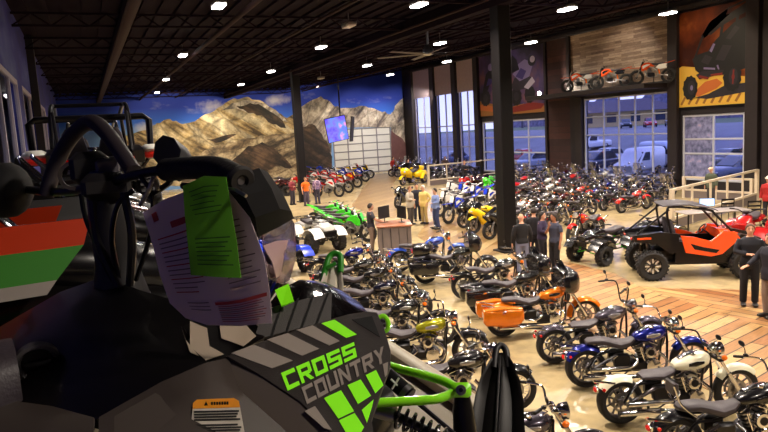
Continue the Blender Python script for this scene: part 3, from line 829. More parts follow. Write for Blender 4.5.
def make_dirt():
    p = Proto(); rx, fx, Rr, Rf = -.70, .76, .33, .345
    for x, R, w in ((rx, Rr, .12), (fx, Rf, .085)):
        t = p.add('wheel', shift(tire_mb(R, w, 22), (x, 0, R))); p.add('rim', shift(rim_mb(R*.76, w*.7, 24, BLKMET, True, False), (x, 0, R)), t)
    mb = MB()
    for s_ in (-1, 1):
        mb.tube([(.42, s_*.03, .98), (.1, s_*.10, .80), (-.22, s_*.09, .55), (-.2, s_*.08, .34)], .022, STEEL, 8, 4)
        mb.tube([(.42, s_*.03, .94), (.34, s_*.06, .5), (.2, s_*.08, .32), (-.2, s_*.08, .32)], .02, STEEL, 8, 4)
        mb.tube([(-.2, s_*.10, .42), (rx, s_*.10, Rr)], .028, STEEL, 8)
        mb.tube([(-.2, s_*.08, .78), (-.62, s_*.07, .86)], .012, BLKMET, 6)
    mb.tube([(-.24, 0, .78), (-.30, 0, .42)], .035, ORL, 8)
    p.add('frame', mb)
    mb = MB(); mb.box((.08, 0, .42), (.30, .20, .22), ENGINE, .04); mb.box((.16, 0, .62), (.15, .14, .22), STEEL, .03); mb.lathe([(.02, -.14), (.09, -.13), (.10, -.10)], STEEL, o=(.02, 0, .42), n=14); p.add('engine', mb)
    mb = MB(); mb.tube([(.24, -.04, .62), (.36, -.12, .5), (.15, -.16, .56), (-.15, -.14, .68)], .024, STEEL, 8, 5); mb.tube([(-.15, -.14, .68), (-.60, -.14, .80)], [.04, .05], STEEL, 10); p.add('exhaust', mb)
    for s_ in (-1, 1):
        mb = MB(); mb.prism([(.50, .62), (.52, .86), (.36, 1.0), (.05, .94), (-.06, .82), (.16, .80), (.34, .66)], s_*.12, s_*.15, PAINT, lambda u, v, h: (u, h, v)); sh = p.add('shroud', mb)
        mb = MB(); mb.prism([(.44, .72), (.46, .86), (.24, .93), (.10, .90), (.30, .80)], s_*.15, s_*.156, PAINT2, lambda u, v, h: (u, h, v)); p.add('shroud_graphic', mb, sh)
    mb = MB(); body_loft(mb, [(.02, 0, .90, .09, .04), (.16, 0, .95, .10, .06), (.32, 0, .97, .08, .05), (.38, 0, .97, .04, .03)], PAINT, 2.5); p.add('fuel_tank', mb)
    p.add('seat', blob_seat([(-.66, 0, .94, .05, .025), (-.5, 0, .93, .075, .045), (-.2, 0, .90, .08, .05), (.08, 0, .93, .075, .05), (.2, 0, .99, .05, .03)]))
    mb = MB(); mb.sheet([[(-.98+.55*t, u*.09*(1-.1*t), 1.02-.12*t-.02*u*u) for u in (-1, -.4, .4, 1)] for t in (0, .3, .7, 1)], .012, PAINT); p.add('rear_fender', mb)
    for s_ in (-1, 1):
        mb = MB(); mb.prism([(-.60, .70), (-.62, .90), (-.30, .88), (-.14, .74), (-.30, .66)], s_*.10, s_*.12, PAINT2, lambda u, v, h: (u, h, v)); p.add('side_plate', mb)
    mb = MB(); mb.sheet([[(.36+.74*t, u*.085*(1-.45*t*t), .80-.02*t-.05*(t-.4)**2-.015*u*u+.06*t) for u in (-1, -.4, .4, 1)] for t in (0, .25, .5, .75, 1)], .012, PAINT); p.add('front_fender', mb)
    mb = MB()
    for s_ in (-1, 1): mb.tube([(fx, s_*.09, Rf), (.58, s_*.09, .72)], .028, STEEL, 8); mb.tube([(.60, s_*.09, .68), (.44, s_*.09, 1.06)], .03, BLKMET, 8)
    mb.box((.52, 0, .82), (.07, .22, .04), BLKMET, .01); mb.box((.45, 0, 1.04), (.07, .22, .04), BLKMET, .01); p.add('fork', mb)
    mb = MB(); mb.prism([(-.09, .84), (.09, .84), (.11, 1.02), (.06, 1.10), (-.06, 1.10), (-.11, 1.02)], .54, .555, PAINT2, lambda u, v, h: (h+(.97-v)*.3, u, v)); p.add('number_plate', mb)
    hb = MB()
    hb.tube([(.34, -.40, 1.15), (.38, -.22, 1.16), (.43, -.10, 1.08), (.43, .10, 1.08), (.38, .22, 1.16), (.34, .40, 1.15)], .014, BLKMET, 8, 5); hb.tube([(.39, -.18, 1.15), (.39, .18, 1.15)], .018, PAINT2, 8)
    for s_ in (-1, 1): hb.tube([(.355, s_*.30, 1.155), (.335, s_*.41, 1.15)], .02, PLAST, 8); hb.tube([(.39, s_*.26, 1.15), (.43, s_*.40, 1.14)], .006, BLKMET, 5)
    p.add('handlebar', hb)
    mb = MB(); mb.tube([(-.05, .14, .34), (-.10, .34, .0)], .014, BLKMET, 6); p.add('side_stand', mb)
    return p

def make_atv(sport=False, rack=True):
    p = Proto(); R, w, hw = (.29, .24, .46) if not sport else (.27, .22, .52)
    for x in (-.62, .64):
        for s_ in (-1, 1):
            t = p.add('wheel', shift(tire_mb(R, w, 18, inner=.55), (x, s_*hw, R))); p.add('rim', shift(rim_mb(R*.58, w*.7, 6, ALLOY if not sport else BLKMET, False, False), (x, s_*hw, R)), t)
    mb = MB()
    for s_ in (-1, 1):
        mb.tube([(.80, s_*.12, .50), (.5, s_*.14, .30), (-.5, s_*.14, .30), (-.75, s_*.12, .55), (0, s_*.10, .62), (.80, s_*.12, .50)], .02, BLKMET, 6)
        for x in (-.62, .64):
            mb.tube([(x-.14, s_*.14, .34), (x, s_*(hw-.10), R)], .018, PAINT2 if sport else BLKMET, 6); mb.tube([(x+.14, s_*.14, .34), (x, s_*(hw-.10), R)], .018, PAINT2 if sport else BLKMET, 6)
            mb.tube([(x, s_*.18, .62), (x, s_*(hw-.14), R+.02)], .03, PAINT2, 8)
    mb.box((-.02, 0, .42), (.55, .28, .28), ENGINE, .05)
    p.add('frame', mb)
    for x, nm in ((-.62, 'rear_fender'), (.62, 'front_fender')):
        for s_ in (-1, 1):
            mb = MB(); mb.sheet([[((R+.10)*cos(a)*1.15+x, s_*(hw-.24+.32*t), R+.02+(R+.10)*sin(a)-.03*t*t+.04) for t in (0, .33, .66, 1)] for a in [PI*(.12+.76*i/6) for i in range(7)]], .015, PAINT); p.add(nm, mb)
        mb = MB(); body_loft(mb, [(x-.34, 0, .70, .20, .05), (x, 0, .76, .24, .08), (x+.32, 0, .72, .18, .06)], PAINT, 3)
        p.add('body_panel', mb)
    p.add('seat', blob_seat([(-.70, 0, .84, .10, .04), (-.55, 0, .86, .15, .06), (-.2, 0, .80, .15, .06), (.06, 0, .82, .11, .06), (.16, 0, .86, .07, .04)]))
    mb = MB(); body_loft(mb, [(.10, 0, .80, .10, .08), (.30, 0, .84, .14, .10), (.55, 0, .82, .18, .10), (.82, 0, .70, .16, .10), (.92, 0, .62, .12, .07)], PAINT, 3); ho = p.add('hood', mb)
    for s_ in (-1, 1):
        mb = MB(); mb.ell((.88, s_*.13, .68), (.05, .06, .04), LENS, 10, 6); p.add('headlight', mb, ho)
    mb = MB(); mb.box((.93, 0, .56), (.04, .34, .14), BLKMET, .02); p.add('grille', mb, ho)
    hb = MB(); hb.tube([(.20, -.38, 1.06), (.26, -.18, 1.04), (.32, 0, .96), (.26, .18, 1.04), (.20, .38, 1.06)], .015, BLKMET, 8, 4); hb.tube([(.34, 0, .84), (.32, 0, .97)], .025, BLKMET, 8); hb.box((.31, 0, 1.0), (.08, .16, .06), PLAST, .02)
    for s_ in (-1, 1): hb.tube([(.225, s_*.28, 1.058), (.195, s_*.39, 1.06)], .021, PLAST, 8)
    p.add('handlebar', hb)
    mb = MB()
    for s_ in (-1, 1): mb.tube([(.80, s_*.16, .36), (.98, s_*.20, .44), (.98, s_*.20, .66)], .016, BLKMET, 6, 3)
    mb.tube([(.98, -.20, .64), (.98, .20, .64)], .016, BLKMET, 6); mb.tube([(.98, -.20, .46), (.98, .20, .46)], .016, BLKMET, 6); p.add('front_bumper', mb)
    if rack:
        for x0, x1, nm in ((.36, .92, 'front_rack'), (-1.0, -.46, 'rear_rack')):
            mb = MB(); z = .92
            mb.tube([(x0, -.34, z), (x1, -.34, z), (x1, .34, z), (x0, .34, z), (x0, -.34, z)], .013, BLKMET, 6)
            for k in range(5): mb.tube([(x0, -.24+.12*k, z), (x1, -.24+.12*k, z)], .01, BLKMET, 5)
            for s_ in (-1, 1): mb.tube([((x0+x1)/2, s_*.2, z), ((x0+x1)/2, s_*.18, .76)], .012, BLKMET, 5)
            p.add(nm, mb)
    return p

def make_utv():
    p = Proto(); R, w = .38, .30
    def up(mb):
        mb.v = [(x, y, z+.13*min(1, max(0, (z-.42)/.35))) for x, y, z in mb.v]; return mb
    for x in (-1.12, 1.12):
        for s_ in (-1, 1):
            t = p.add('wheel', shift(tire_mb(R, w, 24, inner=.58), (x, s_*.66, R)))
            mb = rim_mb(R*.6, w*.8, 8, BLKMET, False, False)
            for k in range(8):
                a = 2*PI*k/8
                for sd in (-1, 1): mb.box((0, sd*w*.30, R*.36), (.045, .01, R*.30), mat('machined_spoke', (225, 225, 225), .3, .7), .004, T=Matrix.Rotation(a, 4, 'Y'))
            p.add('rim', shift(mb, (x, s_*.66, R)), t)
    mb = MB()
    mb.box((0, 0, .38), (2.1, .80, .10), BLKMET, .03)
    for x in (-1.12, 1.12):
        for s_ in (-1, 1):
            for dx in (-.2, .2): mb.tube([(x+dx, s_*.28, .42), (x, s_*.54, R)], .024, BLKMET, 6)
            mb.tube([(x-.05, s_*.34, .92), (x, s_*.50, R+.04)], .04, STEEL, 8); mb.ring([(.052, -.12), (.062, -.12), (.062, .12), (.052, .12)], BLKMET, 'z', (x-.03, s_*.42, .68), 10)
    mb.box((-.72, 0, .56), (.5, .5, .34), ENGINE, .05)
    p.add('chassis', mb)
    mb = MB()   # sloping nose
    body_loft(mb, [(.55, 0, .98, .52, .12), (.85, 0, .90, .46, .14), (1.15, 0, .80, .40, .14), (1.42, 0, .70, .30, .12), (1.52, 0, .66, .22, .08)], PAINT, 3.5); ho = p.add('hood', up(mb))
    for s_ in (-1, 1):
        mb = MB(); mb.ell((1.36, s_*.26, .78), (.12, .07, .04), LENS, 10, 6); p.add('headlight', up(mb), ho)
    for s_ in (-1, 1):
        mb = MB(); f = lambda u, v, h: (u, h, v)
        mb.prism([(-.42, 1.00), (-.30, .62), (.30, .54), (.56, .58), (.98, .90), (.86, 1.06), (.60, 1.10), (.30, .84), (-.10, .96)], s_*.60, s_*.67, PAINT, f)
        d = p.add('door', up(mb))
        mb = MB(); mb.prism([(-.2, .80), (-.10, .68), (.42, .60), (.50, .66), (.1, .72)], s_*.67, s_*.676, BLKMET, f); p.add('door_graphic', up(mb), d)
    mb = MB()
    for s_ in (-1, 1):
        mb.prism([(-1.58, 1.02), (-1.52, .86), (-1.0, .80), (-.66, .60), (-.44, .62), (-.46, 1.04), (-.9, 1.10)], s_*.46, s_*.62, BLKMET, lambda u, v, h: (u, h, v))
        mb.prism([(.60, .60), (.72, .52), (1.0, .86), (1.4, .84), (1.52, .74), (1.46, .90), (1.0, 1.0)], s_*.44, s_*.66, BLKMET, lambda u, v, h: (u, h, v))
    for s_ in (-1, 1): mb.prism([(-.55, .42), (1.0, .42), (1.05, .62), (.9, .84), (-.5, .84)], s_*.50, s_*.60, BLKMET, lambda u, v, h: (u, h, v))
    mb.box((-1.05, 0, .90), (.95, .92, .10), BLKMET, .03); mb.box((.35, 0, .50), (1.6, 1.0, .06), BLKMET, .02)
    bd = p.add('body', up(mb))
    for s_ in (-1, 1):
        mb = MB(); mb.box((-1.30, s_*.623, .95), (.34, .008, .05), PAINT, 0); p.add('stripe', up(mb), bd)
        mb = MB(); mb.box((-1.58, s_*.40, .92), (.03, .16, .05), REDL, .008); p.add('tail_light', up(mb), bd)
    cg = MB()
    for s_ in (-1, 1):
        cg.tube([(.86, s_*.56, 1.02), (.42, s_*.50, 1.52), (.30, s_*.48, 1.61), (-.52, s_*.48, 1.72), (-.72, s_*.52, 1.62), (-.62, s_*.56, 1.0)], .03, BLKMET, 8, 4)
        cg.tube([(-.66, s_*.50, 1.66), (-1.46, s_*.46, 1.02)], .026, BLKMET, 8)
    for x, z in ((.36, 1.58), (-.56, 1.72)): cg.tube([(x, -.49, z), (x, .49, z)], .028, BLKMET, 8)
    ca = p.add('roll_cage', up(cg))
    mb = MB(); body_loft(mb, [(-.80, 0, 1.74, .46, .015), (-.74, 0, 1.76, .54, .03), (-.2, 0, 1.77, .56, .035), (.2, 0, 1.70, .55, .03), (.46, 0, 1.62, .50, .014), (.54, 0, 1.57, .44, .008)], mat('roof_plastic', (50, 44, 52), .45), 5); p.add('roof', up(mb), ca)
    for s_ in (-1, 1):
        mb = MB(); mb.box((-.20, s_*.27, .70), (.46, .40, .14), LEATHER, .05); body_loft(mb, [(.72, -.46+.0, s_*.27, .07, .20), (1.0, -.52, s_*.27, .06, .21), (1.30, -.58, s_*.27, .05, .14), (1.38, -.60, s_*.27, .04, .09)], LEATHER, 3, axis='z', T=Matrix(((1, 0, 0, 0), (0, 1, 0, 0), (0, 0, 1, 0), (0, 0, 0, 1))))
        p.add('seat', up(mb))
    mb = MB(); T = Matrix.Translation((.36, .27, 1.02)) @ Matrix.Rotation(-.9, 4, 'Y')
    mb.ring([(.15+.016*cos(a), .016*sin(a)) for a in [2*PI*k/8 for k in range(8)]], PLAST, 'z', n=20, T=T); mb.tube([(0, 0, 0), (0, 0, -.25)], .02, PLAST, 6, T=T)
    for k in range(3): mb.tube([(0, 0, 0), (.15*cos(2.1*k), .15*sin(2.1*k), 0)], .012, PLAST, 5, T=T)
    p.add('steering_wheel', up(mb))
    return p

def make_trike():
    """big touring trike: front fairing, long seat, trunk, two fat rear wheels"""
    p = Proto(); R = .32
    for x, y, w in ((.95, 0, .15), (-.85, .56, .22), (-.85, -.56, .22)):
        t = p.add('wheel', shift(tire_mb(R, w), (x, y, R))); p.add('rim', shift(rim_mb(R*.7, w*.85, 7, CHROME, False, False), (x, y, R)), t)
    mb = MB(); body_loft(mb, [(.20, 0, .62, .30, .20), (.45, 0, .78, .40, .32), (.66, 0, .92, .38, .28), (.84, 0, .94, .24, .18), (.95, 0, .90, .12, .10)], PAINT, 2.6); fa = p.add('fairing', mb)
    mb = MB(); mb.sheet([[(.74-.26*t-.06*abs(u), u*.30*(1-.2*t), 1.14+.34*t) for u in (-1, -.5, 0, .5, 1)] for t in (0, .5, 1)], .006, glass_mat('bike_screen', (225, 225, 225), .7)); p.add('windscreen', mb, fa)
    for s_ in (-1, 1):
        mb = MB(); mb.ell((.90, s_*.14, .92), (.05, .09, .06), LENS, 10, 6); p.add('headlight', mb, fa)
    for s_ in (-1, 1):
        mb = MB(); mb.tube([(.58, s_*.36, 1.08), (.54, s_*.46, 1.14)], .012, PAINT, 6); mb.ell((.53, s_*.50, 1.16), (.05, .08, .06), PAINT, 10, 6); p.add('mirror', mb, fa)
    mb = fender_mb(R+.05, .2, PI*.1, PI*.95, PAINT, n=10); p.add('front_fender', shift(mb, (.95, 0, R)))
    mb = MB()
    for s_ in (-1, 1): mb.tube([(.95, s_*.12, R), (.62, s_*.12, .9)], .034, CHROME, 8)
    p.add('fork', mb)
    mb = MB(); body_loft(mb, [(-.10, 0, .74, .14, .09), (.12, 0, .84, .20, .14), (.34, 0, .86, .20, .13), (.46, 0, .82, .14, .08)], PAINT, 2.5); p.add('fuel_tank', mb)
    mb = MB(); mb.box((.12, 0, .40), (.80, .42, .34), ENGINE, .06)
    for s_ in (-1, 1): mb.box((.14, s_*.30, .40), (.36, .18, .20), CHROME, .05); mb.tube([(.3, s_*.26, .24), (-.9, s_*.3, .22)], .04, CHROME, 10)
    p.add('engine', mb)
    mb = MB(); body_loft(mb, [(-1.45, 0, .66, .38, .16), (-1.36, 0, .66, .52, .24), (-.90, 0, .66, .54, .26), (-.50, 0, .64, .36, .22), (-.30, 0, .62, .22, .16)], PAINT, 3.2); bd = p.add('rear_body', mb)
    for s_ in (-1, 1):
        mb = fender_mb(R+.07, .30, PI*.05, PI*.98, PAINT, n=10, drop=.1); p.add('rear_fender', shift(mb, (-.85, s_*.56, R)))
        mb = MB(); mb.ell((-1.42, s_*.36, .70), (.04, .10, .06), REDL, 10, 6); p.add('tail_light', mb, bd)
    p.add('seat', blob_seat([(-.74, 0, .98, .18, .05), (-.60, 0, .96, .22, .08), (-.36, 0, .88, .20, .07), (-.12, 0, .82, .18, .06), (.0, 0, .88, .10, .04)]))
    mb = MB(); body_loft(mb, [(-1.34, 0, 1.06, .26, .12), (-1.28, 0, 1.06, .32, .16), (-.96, 0, 1.06, .32, .17), (-.84, 0, 1.04, .26, .14)], PAINT, 4); p.add('trunk', mb)
    mb = MB(); mb.box((-.80, 0, 1.12), (.09, .44, .26), LEATHER, .04); p.add('backrest', mb)
    hb = bars_mb((.42, 1.0), .40, .10, .24); 
    for s_ in (-1, 1): hb.tube([(.21, s_*.37, 1.10), (.17, s_*.44, 1.09)], .021, PLAST, 6)
    p.add('handlebar', hb)
    return p

def make_car(van=False, pickup=False):
    p = Proto(); R = .33
    L = 2.25
    for x in (-1.35, 1.38):
        for s_ in (-1, 1):
            t = p.add('wheel', shift(tire_mb(R, .22, inner=.62), (x, s_*.80, R))); p.add('rim', shift(rim_mb(R*.64, .2, 8, ALLOY, False, False), (x, s_*.80, R)), t)
    mb = MB()
    if van:
        body_loft(mb, [(-2.35, 0, .95, .80, .52), (-2.25, 0, 1.2, .92, .82), (.4, 0, 1.2, .92, .84), (.95, 0, 1.02, .92, .66), (1.5, 0, .72, .90, .40), (2.1, 0, .66, .88, .32), (2.3, 0, .60, .78, .22)], PAINT, 5)
    else:
        body_loft(mb, [(-2.25, 0, .60, .74, .22), (-2.15, 0, .64, .88, .32), (-1.3, 0, .64, .91, .36), (.9, 0, .62, .91, .36), (1.7, 0, .60, .90, .32), (2.15, 0, .54, .82, .24), (2.25, 0, .50, .66, .16)], PAINT, 4.5)
    b = p.add('body', mb)
    if not van:
        mb = MB(); f = [(-1.95, .96, .62), (-1.45, 1.42, .60), (-.9, 1.52, .64), (.1, 1.52, .64), (.95, .98, .66)] if not pickup else [(-.55, .96, .66), (-.45, 1.5, .62), (-.2, 1.58, .64), (.5, 1.56, .64), (1.1, .98, .68)]
        mb.loft([[(x, -w-.1*(z < 1), .88), (x, -w, z), (x, w, z), (x, w+.1*(z < 1), .88)] for x, z, w in f], PAINT)
        cb = p.add('cabin', mb)
        mb = MB(); S = mat('car_window', (30, 36, 52), .06, 0, .8)
        a, c = f[-2], f[-1]
        mb.loft([[(a[0]+.08, -a[2]*.92, a[1]-.05), (a[0]+.08, a[2]*.92, a[1]-.05), (a[0]+.05, a[2]*.92, a[1]-.07), (a[0]+.05, -a[2]*.92, a[1]-.07)], [(c[0]+.01, -c[2]*.95, c[1]+.02), (c[0]+.01, c[2]*.95, c[1]+.02), (c[0]-.03, c[2]*.95, c[1]), (c[0]-.03, -c[2]*.95, c[1])]], S)
        for s_ in (-1, 1):
            mb.prism([(f[0][0]+.28, .99), (f[1][0]+.1, 1.38), (f[3][0]-.02, 1.46), (f[4][0]-.22, 1.0)], s_*.60, s_*.70, S, lambda u, v, h: (u, h, v))
        p.add('window', mb, cb)
    else:
        mb = MB(); S = mat('car_window', (30, 36, 52), .06, 0, .8)
        mb.loft([[(.78, -.80, 1.75), (.78, .80, 1.75), (.74, .8, 1.7), (.74, -.8, 1.7)], [(1.50, -.84, 1.08), (1.50, .84, 1.08), (1.40, .84, 1.06), (1.40, -.84, 1.06)]], S)
        for s_ in (-1, 1): mb.prism([(.05, 1.12), (.05, 1.72), (.62, 1.72), (1.15, 1.14)], s_*.88, s_*.935, S, lambda u, v, h: (u, h, v))
        p.add('window', mb, b)
    for s_ in (-1, 1):
        mb = MB(); mb.ell((2.16, s_*.62, .68), (.10, .18, .08), LENS, 10, 6); p.add('headlight', mb, b)
    mb = MB(); mb.box((2.24, 0, .52), (.06, .9, .18), BLKMET, .03); p.add('grille', mb, b)
    for s_ in (-1, 1):
        mb = MB(); mb.box((-2.22, s_*.66, .80), (.06, .22, .14), REDL, .02); p.add('tail_light', mb, b)
    return p
# ---------------------------------------------------------------- people
SKIN = mat('skin_light', (214, 160, 132), .55, spec=.3)
SKIN2 = mat('skin_tan', (170, 116, 88), .55, spec=.3)
SHIRT = mat('shirt_placeholder', (40, 40, 46), .85)
TROUS = mat('trousers_placeholder', (40, 40, 60), .85)
HAIRP = mat('hair_placeholder', (40, 28, 22), .7, bump=.4, bscale=200)
SHOE = mat('dark_shoe', (26, 22, 22), .5)
EYEW = mat('eye_dark', (30, 22, 20), .3)
LIPS = mat('lips', (160, 92, 84), .6)
def remeshed(name, mb, vox, smooth=4, sharp=180):
    me = mb.mesh(name+'_raw', 180)
    o = bpy.data.objects.new('tmp', me); COL.objects.link(o)
    md = o.modifiers.new('r', 'REMESH'); md.mode = 'VOXEL'; md.voxel_size = vox; md.use_smooth_shade = True
    if smooth:
        sm = o.modifiers.new('s', 'SMOOTH'); sm.factor = .5; sm.iterations = smooth
    dg = bpy.context.evaluated_depsgraph_get(); dg.update()
    out = bpy.data.meshes.new_from_object(o.evaluated_get(dg), preserve_all_data_layers=False, depsgraph=dg)
    out.name = name
    bpy.data.objects.remove(o); bpy.data.meshes.remove(me)
    out.materials.clear(); out.materials.append(mb.mats[0])
    out.polygons.foreach_set('material_index', [0]*len(out.polygons))
    out.polygons.foreach_set('use_smooth', [True]*len(out.polygons))
    return out
def _hand(mb, wr, d, pal, m, side, curl=.5):
    """palm + five bent fingers. d = hand direction, pal = palm normal"""
    d = V(d).normalized(); pal = V(pal); pal = (pal-d*pal.dot(d)).normalized(); ac = d.cross(pal)*side
    wr = V(wr)
    mb.loft([[tuple(wr+d*t+ac*(u*w)+pal*(v*h)) for u, v in rect2(1, 1, 2.6, 10)] for t, w, h in ((-.02, .026, .022), (.02, .034, .018), (.07, .043, .016), (.095, .040, .014))], m)
    for k, L in enumerate((.070, .080, .075, .058)):
        b = wr+d*.085+ac*(.032-.0215*k); c = curl*(.8+.12*k)
        p1 = b+d*L*.45+pal*L*.12*c; p2 = p1+(d*cos(c)+pal*sin(c))*L*.32; p3 = p2+(d*cos(c*1.8)+pal*sin(c*1.8))*L*.26
        mb.tube([b, p1, p2, p3], [.0095, .009, .0085, .007], m, 7)
    b = wr+d*.03+ac*.032; q = (d*.6+ac*.7+pal*.35).normalized()
    mb.tube([b, b+q*.035, b+q*.035+(d*.8+pal*.3+ac*.2).normalized()*.035], [.012, .0105, .008], m, 7)
ARMS = {'down': ((-.02, .26, 1.15), (.06, .27, .90), (.12, 0, -1)),
        'phone': ((.10, .24, 1.17), (.30, .14, 1.16), (1, -.3, .3)),
        'counter': ((.16, .24, 1.20), (.40, .16, 1.10), (1, 0, -.1)),
        'chin': ((.14, .20, 1.16), (.17, .05, 1.36), (.1, -.2, 1)),
        'fold': ((.08, .27, 1.17), (.20, .06, 1.14), (.2, -1, .05)),
        'pocket': ((-.10, .30, 1.17), (.04, .22, .98), (.25, -.1, -1)),
        'point': ((.14, .25, 1.20), (.36, .20, 1.08), (1, -.1, -.2))}
def make_person(la='down', ra='down', hair='short', stride=.0, long_sleeve=True, female=False, hat=False, jacket=False, seated=False):
    p = Proto(); sw = .175 if female else .195; hw = .155 if not female else .16
    body, sh, tr = MB(), MB(), MB()
    hip = {1: V((0, .09, .93)), -1: V((0, -.09, .93))}
    if seated: hip = {1: V((0, .09, .52)), -1: V((0, -.09, .52))}
    dz = hip[1].z-.93
    knee = {s: V((.03+s*stride*.5, .105*s, .50)) for s in (1, -1)}; ank = {s: V((s*stride-.02, .11*s, .085)) for s in (1, -1)}
    if seated:
        for s in (1, -1): knee[s] = V((.42, .12*s, .50)); ank[s] = V((.40, .12*s, .085))
    cz = dz
    tor = [(.86, 0, 0, .115, .150), (.95, .0, 0, .125, hw+.015), (1.06, .0, 0, .105, hw-.01), (1.20, .0, 0, .115, hw+.01), (1.33, .005, 0, .125, sw-.005), (1.42, -.005, 0, .10, sw-.03), (1.475, -.012, 0, .066, .09)]
    if female: tor[4] = (1.30, .02, 0, .13, sw-.01)
    body_loft(body, [(a+cz, x, y, w*.92, h*.92) for a, x, y, w, h in tor], SKIN, 2.2, 20, 'z')
    body.tube([(-.015, 0, 1.44+cz), (.005, 0, 1.50+cz), (.02, 0, 1.57+cz)], [.062, .054, .056], SKIN, 12)
    hc = V((.03, 0, 1.635+cz))
    body.ell(tuple(hc), (.094, .075, .112), SKIN, 16, 10)
    body.ell((hc.x+.028, 0, hc.z-.055), (.062, .055, .06), SKIN, 12, 8)
    body.ell((hc.x+.095, 0, hc.z-.018), (.022, .014, .024), SKIN, 8, 6)
    for s in (1, -1): body.ell((hc.x-.008, s*.078, hc.z-.008), (.02, .012, .03), SKIN, 8, 6)
    for s, arm in ((1, la), (-1, ra)):
        S = V((-.005, sw*s, 1.405+cz)); e, w, d = ARMS[arm]
        E = V((e[0], e[1]*s, e[2]+cz)); W = V((w[0], w[1]*s, w[2]+cz)); D = V((d[0], d[1]*s, d[2]))
        body.tube([S, S.lerp(E, .5), E, E.lerp(W, .45), W], [.05, .046, .038, .037, .026], SKIN, 12)
        pal = V((0, -s, 0)) if arm in ('down', 'pocket') else (V((0, 0, -1)) if arm != 'chin' else V((-1, 0, 0)))
        if abs(pal.dot(D.normalized())) > .9: pal = V((-1, 0, 0))
        _hand(body, W+D.normalized()*.02, D, pal, SKIN, s if arm not in ('down', 'pocket') else s, .35 if arm == 'down' else .7)
        end = W.lerp(E, .04) if long_sleeve else E.lerp(S, .25)
        x = 1.25 if jacket else 1.12
        pts = [S+V((0, -.03*s, .0)), S.lerp(E, .5), E, E.lerp(W, .5), end] if long_sleeve else [S+V((0, -.03*s, 0)), S.lerp(E, .4), end]
        rr = [.066*x, .058*x, .05*x, .046*x, .040*x] if long_sleeve else [.066*x, .060*x, .060*x]
        sh.tube(pts, rr, SHIRT, 14)
    for s in (1, -1):
        body.tube([hip[s]+V((0, 0, -.0)), hip[s].lerp(knee[s], .35), knee[s], knee[s].lerp(ank[s], .3), ank[s]], [.085, .078, .055, .056, .04], SKIN, 12)
        body.loft([[(ank[s].x+a, ank[s].y+u*w, .045+v*h+.012) for u, v in rect2(1, 1, 2.4, 10)] for a, w, h in ((-.07, .03, .035), (0, .038, .045), (.10, .042, .03), (.17, .03, .018))], SKIN)
        k = 1.0 if not female else .92
        tr.tube([hip[s]+V((0, 0, .03)), hip[s].lerp(knee[s], .35), knee[s], knee[s].lerp(ank[s], .4), ank[s]+V((0, 0, .0))], [.105*k, .098*k, .078*k, .075*k, .070*k], TROUS, 14)
    x = 1.10 if jacket else 1.0
    hem = .80 if jacket else .90
    body_loft(sh, [(hem+cz, 0, 0, .142*x, (hw+.030)*x), (.96+cz, 0, 0, .145*x, (hw+.030)*x)]+[(a+cz, q, y, (w+.016)*x, (h+.016)*x) for a, q, y, w, h in tor[2:]], SHIRT, 2.3, 20, 'z')
    body_loft(tr, [(.82+cz, 0, 0, .118, hw), (.92+cz, 0, 0, .132, hw+.02), (1.0+cz, 0, 0, .122, hw+.008)], TROUS, 2.3, 18, 'z')
    b = p.add('body', remeshed('body', body, .0105, 2))
    p.add('shirt' if not jacket else 'jacket', remeshed('shirt', sh, .016, 4)); p.add('trousers', remeshed('trousers', tr, .016, 4))
    for s in (1, -1):
        mb = MB(); mb.loft([[(ank[s].x+a, ank[s].y+u*w, .05+v*h*.9) for u, v in rect2(1, 1, 3, 12)] for a, w, h in ((-.095, .036, .04), (-.06, .046, .054), (.03, .05, .055), (.12, .054, .038), (.19, .045, .03), (.215, .025, .02))], SHOE)
        mb.v = [(x, y, max(z, .004)) for x, y, z in mb.v]; p.add('shoe', mb)
    mb = MB()
    if hat:
        mb.ell((hc.x-.005, 0, hc.z+.05), (.104, .088, .085), HAIRP, 16, 8); mb.loft([[(hc.x+.06+.10*t, u*.075*(1-.35*t*t), hc.z+.055-.02*t+v) for u, v in ((-1, 0), (1, 0), (1, .01), (-1, .01))] for t in (0, .5, 1)], HAIRP); p.add('cap', mb)
    if hair != 'bald':
        mb = MB(); grid = []
        for i in range(8):
            row = []
            for j in range(25):
                a = 2*PI*j/24; back = .5-.5*cos(a)
                mx = math.radians(46+70*min(1, back*1.7)); th = .05+mx*i/7
                row.append((hc.x-.006+.103*sin(th)*cos(a), .086*sin(th)*sin(a), hc.z+.012+.112*cos(th)))
            grid.append(row)
        mb.sheet(grid, .012, HAIRP)
        if hair == 'long':
            body_loft(mb, [(hc.z-.26, hc.x-.085, 0, .03, .07), (hc.z-.12, hc.x-.075, 0, .045, .085), (hc.z+.02, hc.x-.05, 0, .06, .088)], HAIRP, 2.2, 14, 'z')
        p.add('hair', mb)
    for s in (1, -1):
        mb = MB(); mb.ell((hc.x+.083, s*.032, hc.z+.012), (.010, .012, .008), EYEW, 8, 6); mb.box((hc.x+.086, s*.033, hc.z+.034), (.012, .03, .006), HAIRP, 0); p.add('eye', mb)
    mb = MB(); mb.ell((hc.x+.083, 0, hc.z-.058), (.010, .024, .007), LIPS, 8, 6); p.add('mouth', mb)
    return p
_people = {}
